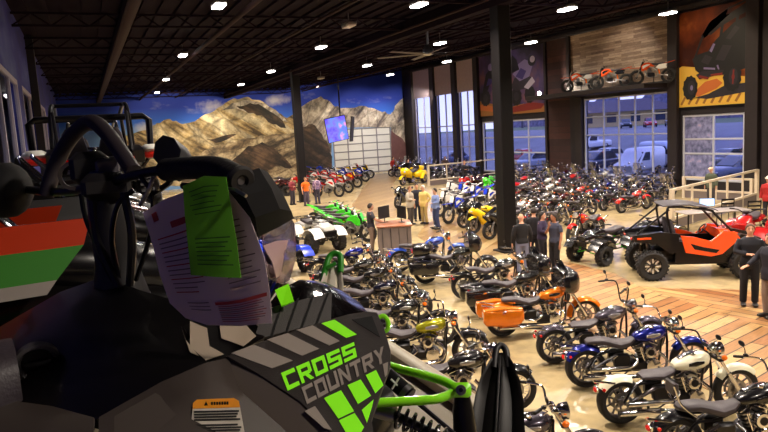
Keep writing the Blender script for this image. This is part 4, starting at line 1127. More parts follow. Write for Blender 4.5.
def person(label, px, py, face, shirt, trous, hair=(40, 28, 22), h=1.75, skin=SKIN, z=0.0, xy=None, **kw):
    if isinstance(hair, str): kw['hair'] = hair; hair = (36, 26, 24)
    k = tuple(sorted(kw.items()))
    if k not in _people: _people[k] = make_person(**kw)
    loc = G(px, py, z) if xy is None else V((*xy, z))
    sw = {SHIRT: shirt if not isinstance(shirt, tuple) else mat('cloth_%d_%d_%d' % shirt, shirt, .85, bump=.15, bscale=80),
          TROUS: trous if not isinstance(trous, tuple) else mat('cloth_%d_%d_%d' % trous, trous, .85, bump=.15, bscale=80),
          HAIRP: mat('hair_%d_%d_%d' % hair, hair, .7), SKIN: skin}
    return spawn(_people[k], 'person', label, 'person', loc, math.radians(face), scale=h/1.75, swaps=sw, group='people on the showroom floor')
# ---------------------------------------------------------------- ceiling lights placed
LAMPS = [  # px, py, power, on, label
 (219, 7, 1, 'high bay light on the left, largest one at the top edge'), (183, 56, 1, 'second high bay light of the left row counting from the top'), (166, 80, 1, 'third high bay light of the left row'), (157, 93, 1, 'farthest small high bay light of the left row'),
 (271, 72, 1, 'high bay light left of the black column near the mural sky'), (241, 85, 1, 'small high bay light just above the mural peak'), (321, 48, 1, 'high bay light above and right of the distant column'),
 (367, 66, 1, 'high bay light above the hanging screens'), (321, 79, 0, 'dim unlit high bay fixture above the mural'), (390, 75, 1, 'small high bay light above the right end of the garage door'),
 (419, 6, 1, 'high bay light at the top edge near the middle'), (440, 44, 1, 'high bay light beside the ceiling fan hub'), (447, 62, 1, 'high bay light over the tall blinds'),
 (567, 10, 1, 'high bay light at the top edge right of the near column'), (531, 43, 1, 'high bay light in front of the motocross poster'), (668, 14, 1, 'high bay light next to the desert buggy poster'), (349, 27, 0, 'dim unlit fixture high in the roof steel')]
def area(loc, target, size, power, color, spread=120, nm='area_fill'):
    L = bpy.data.lights.new(nm, 'AREA'); L.shape = 'RECTANGLE'; L.size, L.size_y = size; L.energy = power; L.color = color; L.spread = math.radians(spread)
    o = bpy.data.objects.new(nm, L); COL.objects.link(o); o.location = loc
    o.rotation_euler = (V(target)-V(loc)).to_track_quat('-Z', 'Y').to_euler(); return o
for px, py, on, lb in LAMPS:
    q = P(px, py, 1)-EYE
    z = 8.05; w = EYE+q*((z-EYE.z)/q.z)
    if w.x > 18: z = ceil_z(w.x)-.4; w = EYE+q*((z-EYE.z)/q.z)
    if w.x > XR-.6: w.x = XR-.6
    lamp(w.x, w.y, z, lb, power=LPOW if on else 0, on=bool(on))
# same grid of fixtures carried on over the near part of the hall
for x, y in ((4.5, 9.5), (4.5, -1.5), (10.4, 11), (16.4, 11), (21.8, 11.5), (26.8, 12), (10.4, 2.5), (16.4, 2.5), (22, 2.5)):
    lamp(x, y, ceil_z(x)-.4, 'high bay light over the near rows, outside the picture', power=LPOW*(1.0 if y > 5 else .7))
for x, y, e in ((26.6, 22.5, .5), (26.8, 31, .4), (26.5, 41, .4), (25, 52, .5), (11, 59, .5), (20, 58, .5)):  # unseen fill lights without fixtures, added to brighten the right and far bikes
    area((x, y, ceil_z(x)-.2), (x, y, 0), (.4, .7), LPOW*e, (1, .86, .66), 150, 'roof_fill')
def spot(loc, target, power, ang, color=(1, .82, .6), blend=.6, r=.1):
    L = bpy.data.lights.new('wash_spot', 'SPOT'); L.energy = power; L.spot_size = math.radians(ang); L.spot_blend = blend; L.color = color; L.shadow_soft_size = r
    o = bpy.data.objects.new('wash_spot', L); COL.objects.link(o); o.location = loc
    o.rotation_euler = (V(target)-V(loc)).to_track_quat('-Z', 'Y').to_euler(); return o
# spots without fixtures, added to brighten mural, garage door, posters and upper boards
for x in (7, 13, 19.5): spot((x, 54, 7.9), (x+.5, 63, 4.2), 5200*WASH, 75, (1, .88, .64))
for x in (26, 30): spot((x, 55, 8.0), (x, 63, 4.0), 5600*WASH, 70, (1, .92, .8))
spot((26.5, 43.6, 9.3), (31, 43.6, 7.2), 420*WASH, 95, (1, .85, .9))
spot((27, 25.6, 9.4), (31, 25.6, 7), 1000*WASH, 85, (1, .8, .55))
spot((30.2, 37.5, 6.4), (30.9, 36.0, 7.6), 620*WASH, 120, (1, .9, .75))  # beam of the small ledge spotlight
spot((27.5, 31, 9.6), (31, 31.5, 7.6), 800*WASH, 80, (1, .88, .75))
# dusk outside
w = bpy.data.worlds.new('dusk'); scene.world = w; w.use_nodes = True
nt = w.node_tree; bg = nt.nodes['Background']
tc = nt.nodes.new('ShaderNodeTexCoord'); sp = nt.nodes.new('ShaderNodeSeparateXYZ'); nt.links.new(tc.outputs['Generated'], sp.inputs[0])
nt.links.new(n_ramp(nt, sp.outputs['Z'], [(.0, (150, 152, 190)), (.25, (138, 144, 196)), (.8, (110, 118, 178))]), bg.inputs['Color'])
bg.inputs['Strength'].default_value = WORLD

# ---------------------------------------------------------------- outside: car park, building, cars
def gz(x): return -.1 if x < 46 else (-.1+(x-46)/14*2.4 if x < 60 else 2.3)
M_ASPH = tex_mat('wet_asphalt', lambda nt, v: n_ramp(nt, n_noise(nt, v, .25, 5), [(.35, (74, 72, 80)), (.65, (102, 100, 112))]), .5)
M_GRASS = tex_mat('dull_grass', lambda nt, v: n_ramp(nt, n_noise(nt, v, 1.2, 5), [(.35, (84, 100, 66)), (.65, (122, 132, 86))]), .9)
mb = MB(); mb.loft([[(x, -20, gz(x)), (x, 220, gz(x)), (x, 220, gz(x)-.3), (x, -20, gz(x)-.3)] for x in (XR+.36, 40, 46, 49, 53, 57, 60, 95)], M_ASPH); struct('ground', mb)
mb = MB(); mb.loft([[(x, -20, gz(x)), (x, 220, gz(x)), (x, 220, gz(x)-.3), (x, -20, gz(x)-.3)] for x in (95, 130, 190)], M_GRASS); struct('ground_grass', mb)
mb = MB(); mb.loft([[(x, y0, gz(x)+.03) if q else (x, y0, gz(x)-.1) for q, y0 in ((0, -20), (1, -20), (1, 36), (0, 36))] for x in (47, 53, 58)], M_GRASS); struct('ground_verge', mb)
CAR, VAN, TRUCK = make_car(), make_car(van=True), make_car(pickup=True)
def car(proto, nm, label, x, y, rz, c, s=1.0): spawn(proto, nm, label, 'car' if proto is not VAN else 'van', (x, y, gz(x)), math.radians(rz), paint('car_%d_%d_%d' % c, c, .1), group='cars parked outside', scale=s)
car(CAR, 'car', 'dark blue car parked outside behind the left panes of the wide window', 37.6, 41.9, 192, (36, 44, 74), 1.12)
car(VAN, 'van', 'white van parked outside the middle of the wide window', 37.4, 37.0, 196, (232, 234, 238), 1.0)
car(VAN, 'van', 'white panel van seen sideways through the right panes of the wide window', 42.6, 38.9, 262, (214, 220, 232), 1.1)
car(TRUCK, 'pickup_truck', 'white pickup truck parked far left behind the wide window', 51, 57.5, 185, (225, 228, 234), 1.1)
car(CAR, 'car', 'pale silver car parked outside behind the white van', 44.5, 48.0, 190, (190, 196, 210))
car(CAR, 'car', 'bright red car parked far across the lot', 84, 80.6, 230, (200, 30, 34))
car(CAR, 'car', 'black car parked left of the far red car', 82.5, 84.4, 230, (30, 32, 40))
car(CAR, 'car', 'navy car parked right of the far red car', 84.5, 76.6, 230, (40, 46, 70))
car(CAR, 'car', 'grey car close outside the window with the film', 36.4, 28.0, 172, (92, 100, 124), 1.08)
car(CAR, 'car', 'dark green car parked second from the filmed window', 44.0, 34.8, 178, (50, 64, 66))
car(TRUCK, 'pickup_truck', 'red pickup truck outside the window below the motocross poster', 42.5, 58.0, 95, (176, 30, 44))
car(CAR, 'car', 'silver car outside the window below the motocross poster', 37.8, 50.6, 190, (150, 160, 180))
car(CAR, 'car', 'blue grey car parked outside the tall windows', 38.2, 66, 185, (74, 84, 120))
# low building across the car park
t = thing('building', 'low tan building with a brown hip roof across the car park', 'building', (103, 109, 2.3), math.radians(44)); t.scale = (1.4,)*3
mb = MB(); mb.box((0, 0, 1.1), (8, 17, 2.2), mat('tan_siding', (188, 164, 120), .8, var=.1, bscale=2)); part('wall', mb, t)
mb = MB(); mb.loft([[(-4.8, -9.4, 2.1), (4.8, -9.4, 2.1), (4.8, 9.4, 2.1), (-4.8, 9.4, 2.1)], [(-.4, -5, 3.9), (.4, -5, 3.9), (.4, 5, 3.9), (-.4, 5, 3.9)]], mat('brown_shingle', (92, 80, 88), .9)); part('roof', mb, t)
for k in range(5):
    mb = MB(); mb.box((-4.02, -6.6+3.3*k, 1.2), (.08, 1.3, 1.2), mat('dark_pane', (50, 56, 76), .2)); part('window', mb, t)
# bare winter trees behind
BARK = mat('bare_bark', (84, 80, 92), .9)
def tree(x, y, h, seed, label):
    r = random.Random(seed); t = thing('bare_tree', label, 'tree', (x, y, gz(x)), 0, 'bare trees beyond the car park'); mb = MB()
    def br(p, d, L, rad, n):
        q = p+d*L; mb.tube([p, p.lerp(q, .5)+V((r.uniform(-.1, .1),)*3)*L*.4, q], [rad, rad*.8, rad*.6], BARK, 4)
        if n > 0:
            for k in range(3 if n > 1 else 4):
                dd = (d+V((r.uniform(-.7, .7), r.uniform(-.7, .7), r.uniform(.0, .5)))).normalized(); br(p.lerp(q, r.uniform(.55, 1)), dd, L*r.uniform(.55, .75), rad*.55, n-1)
    br(V((0, 0, -.1)), V((0, 0, 1)), h*.36, h*.022, 4); part('branches', mb, t)
for k in range(16):
    tree(128+rnd.uniform(-6, 14), 40+9.5*k+rnd.uniform(-3, 3), rnd.uniform(15, 24), k, 'bare grey tree in the row beyond the car park')
mb = MB(); g = []
for i in range(41):
    y = 10+5.2*i; hh = 5.5+2.2*sin(i*1.7)+1.5*sin(i*.6)
    g.append([(152, y, 2.2), (154, y, 2.2+hh*.9), (158, y, 2.2+hh*1.5)])
mb.sheet(g, .5, tex_mat('far_woods', lambda nt, v: n_ramp(nt, n_noise(nt, v, .9, 6), [(.35, (70, 68, 84)), (.65, (112, 108, 130))]), .9)); o = struct('ground_woods', mb)

# ---------------------------------------------------------------- posters on the right wall
def poster(nm, label, y0, y1, z0, z1, mats, shapes):
    """shapes: (u 0..1 left to right, v 0..1 bottom to top) polygons in print"""
    mb = MB(); x = XR-.06
    mb.box((XR-.03, (y0+y1)/2, (z0+z1)/2), (.06, y1-y0, z1-z0), mats[0])
    for k, (poly, m) in enumerate(shapes):
        mb.loft([[(x-.001-.0015*k-d, y1-(y1-y0)*u, z0+(z1-z0)*v) for u, v in poly] for d in (0, .0012)], m)
    t = thing(nm, label, 'poster'); part('print', mb, t)
    fr = MB(); w = .1
    for a, b, c, d in ((y0-w, y1+w, z0-w, z0), (y0-w, y1+w, z1, z1+w), (y0-w, y0, z0, z1), (y1, y1+w, z0, z1)):
        fr.box((XR-.05, (a+b)/2, (c+d)/2), (.1, b-a, d-c), BLKMET, .01)
    part('frame', fr, t); return t
def disc(cx, cy, rx, ry, n=16, ph=0): return [(cx+rx*cos(2*PI*k/n+ph), cy+ry*sin(2*PI*k/n+ph)) for k in range(n)]
def knobdisc(cx, cy, rx, ry, n=22): return [(cx+rx*(1 if k % 2 else .9)*cos(2*PI*k/n), cy+ry*(1 if k % 2 else .9)*sin(2*PI*k/n)) for k in range(n)]
PM = lambda n, c, e=0.0: mat('print_'+n, c, .6, emit=e)
def f_p1(nt, v):
    n = n_noise(nt, v, .35, 5); return n_ramp(nt, n, [(.36, (26, 18, 40)), (.52, (70, 52, 98)), (.66, (120, 78, 76))])
def f_p2(nt, v):
    n = n_noise(nt, n_map(nt, v, scale=(1, .6, .6)), .7, 5); return n_ramp(nt, n, [(.35, (58, 22, 12)), (.52, (104, 46, 18)), (.68, (160, 92, 40))])
K, K2 = PM('black', (13, 10, 14)), PM('charcoal', (38, 32, 40))
RED_, ORA, YEL, SAND, PUR, LIL, WHT = PM('red', (120, 30, 24)), PM('orange', (196, 104, 44)), PM('yellow', (224, 176, 64)), PM('sand', (150, 98, 40)), PM('purple', (60, 48, 110)), PM('lilac', (120, 108, 150)), PM('white', (170, 160, 176))
poster('motocross_poster', 'purple poster of two leaping off road riders beside the near column', 39.55, 48.15, 4.95, 9.85, [tex_mat('print_purple_sky', f_p1, .6)], [
 ([(0, 0), (1, 0), (1, .09), (.7, .15), (.45, .1), (.2, .2), (0, .26)], SAND), ([(.45, .02), (.95, .05), (1, .12), (.8, .16), (.5, .1)], RED_), ([(0, .1), (.3, .05), (.5, .08), (.2, .16), (0, .2)], ORA),
 (knobdisc(.10, .30, .09, .14), K), (disc(.10, .30, .04, .07), K2), ([(.05, .4), (.14, .42), (.24, .66), (.2, .78), (.12, .7)], K), ([(.12, .50), (.2, .52), (.24, .6), (.16, .62)], PUR), (disc(.2, .80, .04, .06), LIL),
 (knobdisc(.60, .27, .085, .15), K), (disc(.6, .27, .04, .07), K2), (knobdisc(.80, .28, .08, .14), K), ([(.52, .42), (.6, .36), (.78, .38), (.84, .52), (.74, .62), (.58, .56)], K2), ([(.56, .62), (.66, .5), (.8, .55), (.86, .74), (.74, .82), (.64, .76)], LIL), ([(.6, .58), (.7, .52), (.76, .64), (.68, .7)], PUR),
 ([(.50, .78), (.55, .64), (.66, .68), (.62, .84), (.56, .92)], K), (disc(.84, .78, .055, .08), K), (disc(.85, .80, .035, .05), WHT), ([(.72, .40), (.78, .36), (.88, .46), (.84, .54)], WHT)])
tri = [([(-.02+.11*k, .03), (.01+.11*k, .02), (.07+.11*k, .10), (.04+.11*k, .11)], SAND) for k in range(1, 9)]
poster('buggy_poster', 'orange desert poster of a black off road buggy on sunlit sand', 23.42, 27.88, 4.6, 9.75, [tex_mat('print_orange_sky', f_p2, .6, spec=.2)], [
 ([(0, 0), (1, 0), (1, .26), (.75, .30), (.4, .40), (.12, .44), (0, .40)], YEL)]+tri+[([(.30, .13), (.36, .10), (.62, .17), (.70, .22), (.62, .27), (.46, .25), (.36, .19)], ORA), ([(.30, .09), (.5, .07), (1, .11), (1, .20), (.72, .19), (.5, .12)], K2),
 ([(.27, .50), (.32, .38), (.38, .34), (.56, .30), (.74, .30), (1, .34), (1, .84), (.84, .80), (.60, .66), (.50, .56), (.36, .54)], K), ([(.40, .72), (.44, .70), (.60, .84), (.80, .90), (1, .97), (1, .88), (.84, .84), (.66, .78), (.54, .72), (.46, .73), (.56, .86), (.78, .96), (1, 1), (1, .985), (.74, .93), (.52, .85)], K),
 ([(.29, .50), (.32, .50), (.44, .72), (.41, .73)], K), ([(.64, .62), (.68, .62), (.72, .84), (.68, .83)], K), ([(.86, .78), (.9, .78), (.92, .90), (.88, .89)], K),
 ([(.40, .46), (.50, .42), (.56, .49), (.46, .53)], K2), ([(.60, .46), (.72, .44), (.82, .58), (.70, .60)], K2), ([(.74, .66), (.8, .64), (.92, .74), (.86, .77)], K2), ([(.52, .56), (.55, .54), (.60, .62), (.57, .63)], LIL), ([(.44, .38), (.60, .36), (.60, .38), (.44, .40)], LIL), ([(.62, .40), (.64, .36), (.66, .36), (.64, .41)], LIL),
 ([(.33, .33), (.38, .28), (.70, .31), (.72, .35), (.42, .36)], K2), ([(.36, .30), (.5, .27), (.52, .29), (.38, .325)], RED_), ([(.54, .30), (.70, .30), (.70, .325), (.54, .32)], RED_), (knobdisc(.245, .20, .115, .135), K), (disc(.265, .20, .055, .075), K2), (disc(.268, .20, .02, .028), LIL), (knobdisc(.83, .27, .125, .15), K), (disc(.845, .27, .06, .085), K2), ([(.83, .20), (.85, .20), (.86, .34), (.84, .34)], RED_), (disc(.845, .27, .02, .03), RED_)])

# ---------------------------------------------------------------- the vehicles on the floor
CR_FULL = make_cruiser(); CR_BOB = make_cruiser(bob=True, apes=.16); CR_BAG = make_cruiser(bag=True, fairing=True); CR_TOUR = make_cruiser(bag=True, fairing=True, tour=True)
CR_SIS = make_cruiser(sissy=True); CR_BOB2 = make_cruiser(bob=True); CR_BAGW = make_cruiser(bag=True, windshield=True); CR_WIRE = make_cruiser(wire=True)
SIM = [make_simple_cruiser(k) for k in range(3)]
SPORT, DIRT, ATVU, ATVS, UTV, TRIKE = make_sport(), make_dirt(), make_atv(), make_atv(True, False), make_utv(), make_trike()
BLK = paint('gloss_black', (16, 14, 18)); GUN = paint('gunmetal', (86, 80, 92), .7); BLUE = paint('deep_blue', (16, 26, 120), .5); SILV = paint('silver', (176, 170, 172), .7); CREAM = paint('cream_white', (240, 234, 206), 0, .25)
ORG = paint('candy_orange', (226, 118, 16), .35); OLIVE = paint('olive_gold', (150, 146, 20), .5); YELW = paint('yellow', (246, 206, 20)); RED = paint('bright_red', (206, 30, 24)); GRN = paint('lime_green', (70, 214, 40)); WHT_ = paint('white', (236, 234, 230)); UORG = paint('utv_orange', (255, 84, 28)); MAR = paint('maroon', (66, 12, 16), .3); NAVY = paint('navy', (12, 14, 38), .4); KORG = paint('enduro_orange', (236, 84, 24)); DRED = paint('blood_red', (150, 20, 20)); SBLU = paint('sky_blue', (44, 76, 176)); TAN = paint('champagne', (196, 180, 150), .5)
def at_contacts(rear, front, rx=-.80, fx=.85):
    a, b = G(*rear), G(*front); d = (b-a); d.z = 0; d.normalize()
    L = fx-rx
    mid = a+d*(-rx) if (b-a).length < L else a.lerp(b, .5)-d*((rx+fx)/2)
    return (mid.x, mid.y, 0.0), math.atan2(d.y, d.x)
LEAN = 0
def ride(proto, nm, label, rear, front=None, c=BLK, c2=None, group=None, s=1.0, head=None, cat='motorcycle', rx=-.80, fx=.85, zlift=.013, **kw):
    if front is not None: loc, rz = at_contacts(rear, front, rx, fx)
    else: g = G(*rear); loc, rz = (g.x, g.y, 0), 0
    if head is not None: rz = math.radians(head)
    if front is None: loc = (loc[0]-rx*cos(rz)*s, loc[1]-rx*sin(rz)*s, 0)
    return spawn(proto, nm, label, cat, (loc[0], loc[1], zlift), rz, c, c2, group, s, **kw)
def ride_tank(proto, nm, label, tank, head, c, c2, group, s=1.04, lx=.2, lz=.80, **kw):
    """placed by where its fuel tank shows"""
    g = G(tank[0], tank[1], lz*s) if len(tank) == 2 else V(tank); a = math.radians(head)
    return spawn(proto, nm, label, 'motorcycle', (g.x-lx*s*cos(a), g.y-lx*s*sin(a), .013), a, c, c2, group, s, **kw)
gC = 'cruisers in the right front row'
ride_tank(CR_BOB, 'cruiser_motorcycle', 'gunmetal cruiser with tall black handlebars in front of the orange bagger', (610.4, 313.4), -19, GUN, SILV, gC)
ride_tank(CR_FULL, 'cruiser_motorcycle', 'deep blue and silver cruiser between the gunmetal and the white one', (649, 333), -22, BLUE, SILV, gC)
ride_tank(CR_BOB2, 'cruiser_motorcycle', 'cream white cruiser with black seat in the right front row', (690.4, 360.4), -19, CREAM, BLK, gC)
ride_tank(CR_SIS, 'cruiser_motorcycle', 'black cruiser cut off at the lower right corner', (757, 394), -19, BLK, BLK, gC)
gB = 'touring bikes in the middle row'
ride_tank(CR_FULL, 'cruiser_motorcycle', 'blue cruiser behind the big black touring bike', (434.5, 241), -18, SBLU, BLUE, gB, 1.1)
ride_tank(CR_TOUR, 'touring_motorcycle', 'black touring bike with top box beside the information counter', (461.7, 252), -22, BLK, BLK, gB)
ride_tank(CR_SIS, 'cruiser_motorcycle', 'black cruiser with backrest between the two black touring bikes', (505, 264), -22, BLK, SILV, gB)
ride_tank(CR_BAG, 'touring_motorcycle', 'black bagger with hard saddlebags next to the orange bagger', (527, 276.5), -18, BLK, BLK, gB)
ride_tank(CR_BAG, 'touring_motorcycle', 'candy orange bagger with black fairing', (551.8, 293), -20, ORG, BLK, gB)
gA = 'cruisers in the long left row'
rowA = [((354.5, 252), CR_FULL, BLUE, 'blue tank cruiser at the far end of the left row'), ((364, 264), CR_FULL, BLK, 'black cruiser second from the far end of the left row'), ((375, 273), CR_WIRE, BLK, 'black wire wheel cruiser third from the far end of the left row'),
 ((385.5, 286), CR_FULL, NAVY, 'dark navy cruiser fourth from the far end of the left row'), ((405, 306), CR_SIS, BLK, 'black cruiser just behind the olive one in the left row'),
 ((431, 325), CR_FULL, OLIVE, 'olive gold tank cruiser in the left row'), ((466, 359.5), CR_WIRE, BLK, 'black cruiser behind the green suspension arm'), ((528, 424), CR_FULL, GUN, 'dark grey cruiser at the bottom edge beside the black ski')]
for tk, pr, c, lb in rowA: ride_tank(pr, 'cruiser_motorcycle', lb, tk, -25, c, SILV, gA, 1.06, swaps={PAINT_F: BLK})
gS = 'sport bikes behind the touring row'
RBL = paint('race_blue', (30, 60, 200))
def front_at(proto, nm, lb, px, head, c, c2, grp, s=1.05, fx=.7):
    g = G(*px); a = math.radians(head)
    return spawn(proto, nm, lb, 'motorcycle', (g.x-fx*s*cos(a), g.y-fx*s*sin(a), .013), a, c, c2, grp, s)
front_at(SPORT, 'sport_motorcycle', 'yellow sport bike left of the near column', (474, 234), 182, YELW, BLK, gS, 1.1)
front_at(SPORT, 'sport_motorcycle', 'black sport bike left of the yellow one', (464, 228.5), 186, BLK, GUN, gS, 1.1)
front_at(DIRT, 'dirt_bike', 'blue and white dirt bike left of the black sport bike', (449, 224), 196, RBL, WHT_, gS, 1.1, .76)
front_at(DIRT, 'dirt_bike', 'white dual sport bike beside the man in the blue shirt', (440, 217), 196, WHT_, WHT_, gS, 1.1, .76)
front_at(SPORT, 'sport_motorcycle', 'black sport bike peeking out at the left of the column base', (490, 240), 184, BLK, BLK, gS, 1.1)
gT = 'sport bikes by the pale railing'
for px, c, lb in (((462, 197), RED, 'red sport bike in front of the pale railing'), ((474, 196), MAR, 'dark red sport bike between the red and the green one'), ((486, 196.5), GRN, 'lime green sport bike left of the near column')):
    front_at(SPORT, 'sport_motorcycle', lb, px, 215, c, BLK, gT, 1.2)
for k, (px, c) in enumerate((((446, 204.5), WHT_), ((458, 207), WHT_), ((470, 209.5), RBL), ((483, 214), WHT_))):
    front_at(DIRT, 'dirt_bike', ['white dirt bike in front of the red sport bike, first from left', 'white dirt bike second from left in front of the red sport bike', 'blue dirt bike third from left below the green sport bike', 'white dirt bike fourth from left beside the column'][k], px, 196, c, (WHT_, RBL)[k % 2], 'dirt bikes in front of the railing', 1.1, .76)
ride(TRIKE, 'touring_trike', 'bright yellow touring trike beside the garage door', (424, 182), (396, 187), YELW, BLK, None, 1.12, rx=-.85, fx=.95, cat='trike')
front_at(SPORT, 'sport_motorcycle', 'black motorcycle left of the group of customers', (398, 209), 215, BLK, GUN, gS, 1.1)
# green race bikes
for k in range(5):
    x, y = 9.9-.17*k, 28.6-1.12*k
    spawn(DIRT, 'dirt_bike', ['lime green dirt bike farthest in the green row', 'lime green dirt bike second farthest in the green row', 'lime green dirt bike in the middle of the green row', 'lime green dirt bike second nearest in the green row', 'lime green dirt bike nearest in the green row by the clerk'][k], 'motorcycle', (x, y, 0), math.radians(-48), GRN, WHT_ if k % 2 else GRN, 'green dirt bikes in a row', 1.05)
spawn(ATVU, 'quad_bike', 'white utility quad with black front racks', 'quad bike', (7.55, 23.45, 0), math.radians(-80), WHT_, BLK, 'quads along the mezzanine', 1.25)
spawn(ATVU, 'quad_bike', 'blue utility quad half hidden behind the snowmobile screen', 'quad bike', (5.3, 20.4, 0), math.radians(-78), paint('race_blue', (30, 60, 200)), BLK, 'quads along the mezzanine', 1.2)
spawn(ATVU, 'quad_bike', 'neon yellow and black quad behind the white quad', 'quad bike', (6.6, 27.0, 0), math.radians(-78), paint('neon', (214, 240, 20)), BLK, 'quads along the mezzanine', 1.2)
# dirt bikes by the mural
db = [(312, 187, WHT_, RED), (322, 184, RED, WHT_), (331, 188, RED, WHT_), (340, 183, paint('race_blue', (30, 60, 200)), WHT_), (346, 180, YELW, WHT_), (352, 178, WHT_, RED), (338, 193, RED, WHT_), (328, 197, WHT_, RED), (347, 188, RED, YELW), (318, 178, paint('race_blue', (30, 60, 200)), BLK), (356, 182, paint('race_blue', (30, 60, 200)), WHT_), (330, 181, BLK, WHT_), (361, 179, BLK, YELW)]
cn = {id(WHT_): 'white', id(RED): 'red', id(YELW): 'yellow', id(BLK): 'black'}
for k, (px, py, c, c2) in enumerate(sorted(db, key=lambda q: q[0])):
    g = G(px, py)
    spawn(DIRT, 'dirt_bike', '%s dirt bike %s below the mural and hanging screens' % (cn.get(id(c), 'blue'), ['leftmost', 'second from left', 'third from left', 'fourth from left', 'fifth from left', 'sixth from left', 'seventh from left', 'eighth from left', 'sixth from right', 'fifth from right', 'fourth from right', 'third from right', 'rightmost'][k] if k < 13 else ''), 'motorcycle', (g.x, g.y, 0), math.radians(-42+rnd.uniform(-8, 8)), c, c2, 'dirt bikes below the mural', 1.15)
for k, (px, py, c, c2, lb) in enumerate(((292, 193, RED, BLK, 'red and black quad below the mural boulders'), (318, 175, WHT_, RED, 'white and red quad right of the distant column'), (276, 196, MAR, BLK, 'dark red quad behind the black grip flap'))):
    g = G(px, py); spawn(ATVU, 'quad_bike', lb, 'quad bike', (g.x, g.y, 0), math.radians(-20), c, c2, 'quads below the mural', 1.3)
# orange buggy, quads
spawn(UTV, 'side_by_side_buggy', 'bright orange and black open buggy with roof on the wooden floor edge', 'buggy', tuple(G(690.5, 273.5)), math.radians(-33), UORG, BLK, None, 1.02)
spawn(ATVS, 'quad_bike', 'black sport quad with green frame standing clear left of the orange buggy', 'quad bike', (14.1, 15.3, 0), math.radians(186), BLK, GRN, 'quads near the buggy', 1.08)
spawn(ATVS, 'quad_bike', 'second black sport quad, half hidden by the rear of the orange buggy', 'quad bike', (16.6, 15.8, 0), math.radians(190), BLK, GRN, 'quads near the buggy', 1.0)
spawn(ATVS, 'quad_bike', 'red sport quad right behind the buggy hood', 'quad bike', (18.2, 13.6, 0), math.radians(205), DRED, BLK, 'quads near the buggy', 1.25)
spawn(ATVS, 'quad_bike', 'red sport quad at the far right behind the man in black', 'quad bike', (19.9, 12.2, 0), math.radians(205), DRED, BLK, 'quads near the buggy', 1.25)
ride(CR_FULL, 'cruiser_motorcycle', 'red cruiser with chrome forks left of the sport quads', (600, 237), (571, 246), RED, SILV, None, 1.1)

# ------- the crowd of motorcycles along the right wall
words = ['first', 'second', 'third', 'fourth', 'fifth', 'sixth', 'seventh', 'eighth', 'ninth', 'tenth', 'eleventh', 'twelfth', 'thirteenth', 'fourteenth', 'fifteenth', 'sixteenth', 'seventeenth']
cname = {BLK.name: 'black', RED.name: 'red', MAR.name: 'dark red', BLUE.name: 'blue', SILV.name: 'silver', WHT_.name: 'white', GUN.name: 'grey', NAVY.name: 'navy', CREAM.name: 'cream', ORG.name: 'orange', TAN.name: 'champagne', KORG.name: 'orange', YELW.name: 'yellow'}
pal = [BLK, BLK, RED, GUN, BLK, MAR, BLUE, BLK, SILV, WHT_, NAVY, BLK, TAN, RED, BLK, CREAM]
# (row description, px from, px to, py from, py to, count)
rows = [('nearest row right of column', 19.7, 22.9, 28.0, 1.28, 8), ('second row right of column', 22.4, 22.5, 32.2, 1.22, 9), ('third row right of column', 24.8, 23.2, 35.5, 1.22, 10), ('fourth row below wide window', 27.2, 25.2, 38.8, 1.22, 12), ('last row along right wall', 29.55, 27.3, 42.0, 1.22, 13)]
pal = [BLK, NAVY, BLK, GUN, BLK, MAR, BLK, BLK, NAVY, BLK, SILV, BLK, BLK, GUN]
front = {(1, 0): RED, (1, 5): WHT_, (1, 3): RED, (2, 3): BLUE, (2, 7): WHT_, (3, 2): TAN, (3, 6): RED, (4, 4): CREAM, (2, 9): RED, (0, 4): MAR}
for r, (nm, X, ya, yb, st, hd0) in enumerate(rows):
    n = int((yb-ya)/st)+1
    for k in range(n):
        c = front.get((r, k), pal[(k*5+r*3) % len(pal)]); pr = CR_FULL if r < 2 else SIM[(0, 0, 1, 0, 2, 0, 1)[(k+r) % 7]]
        spawn(pr, 'cruiser_motorcycle', '%s cruiser, %s from lounge in %s' % (cname[c.name], words[k], nm), 'motorcycle', (X+rnd.uniform(-.1, .1), ya+st*k, 0), math.radians(hd0+rnd.uniform(-4, 4)), c, SILV, 'rows of cruisers along the right wall', 1.0)
for k, (c, lb) in enumerate(((BLK, 'black cruiser just behind the tall man in grey polo'), (NAVY, 'navy cruiser behind the woman with long hair'), (WHT_, 'white tank cruiser right beside the near column'))):
    spawn(CR_FULL, 'cruiser_motorcycle', lb, 'motorcycle', (16.9, 21.0+1.25*k, 0), math.radians(24+3*k), c, SILV, 'rows of cruisers along the right wall', 1.0)
for k in range(11):   # by the tall windows
    c = pal[(k*7+2) % len(pal)]
    spawn(SIM[k % 2], 'cruiser_motorcycle', '%s cruiser, %s from the mural corner under the tall windows' % (cname[c.name], words[k]), 'motorcycle', (29.5, 60.6-1.3*k, 0), math.radians(180+rnd.uniform(-8, 8)), c, SILV, 'cruisers under the tall windows', 1.06)
for k in range(9):
    c = pal[(k*3+5) % len(pal)]
    spawn(SIM[(k+1) % 3], 'cruiser_motorcycle', '%s cruiser, %s from the trike behind the pale railing' % (cname[c.name], words[k]), 'motorcycle', (26.4, 55.0-1.3*k, 0), math.radians(180+rnd.uniform(-8, 8)), c, BLK, 'cruisers behind the pale railing', 1.06)
# enduro bikes on the ledge
for k, (px, py, lb) in enumerate(((581, 85.5, 'orange enduro bike at the left end of the wall ledge'), (612, 82, 'dark orange enduro bike in the middle of the wall ledge'), (653, 77.5, 'orange and white enduro bike on the wall ledge right of the middle one'))):
    g = G(px, py, LEDGE_Z); f = (XR-1.02)/g.x
    spawn(DIRT, 'enduro_bike', lb, 'motorcycle', (XR-1.02, g.y*f, LEDGE_Z), math.radians((126, 124, 122)[k]), KORG, (WHT_, BLK, WHT_)[k], 'enduro bikes on the ledge', 1.18)

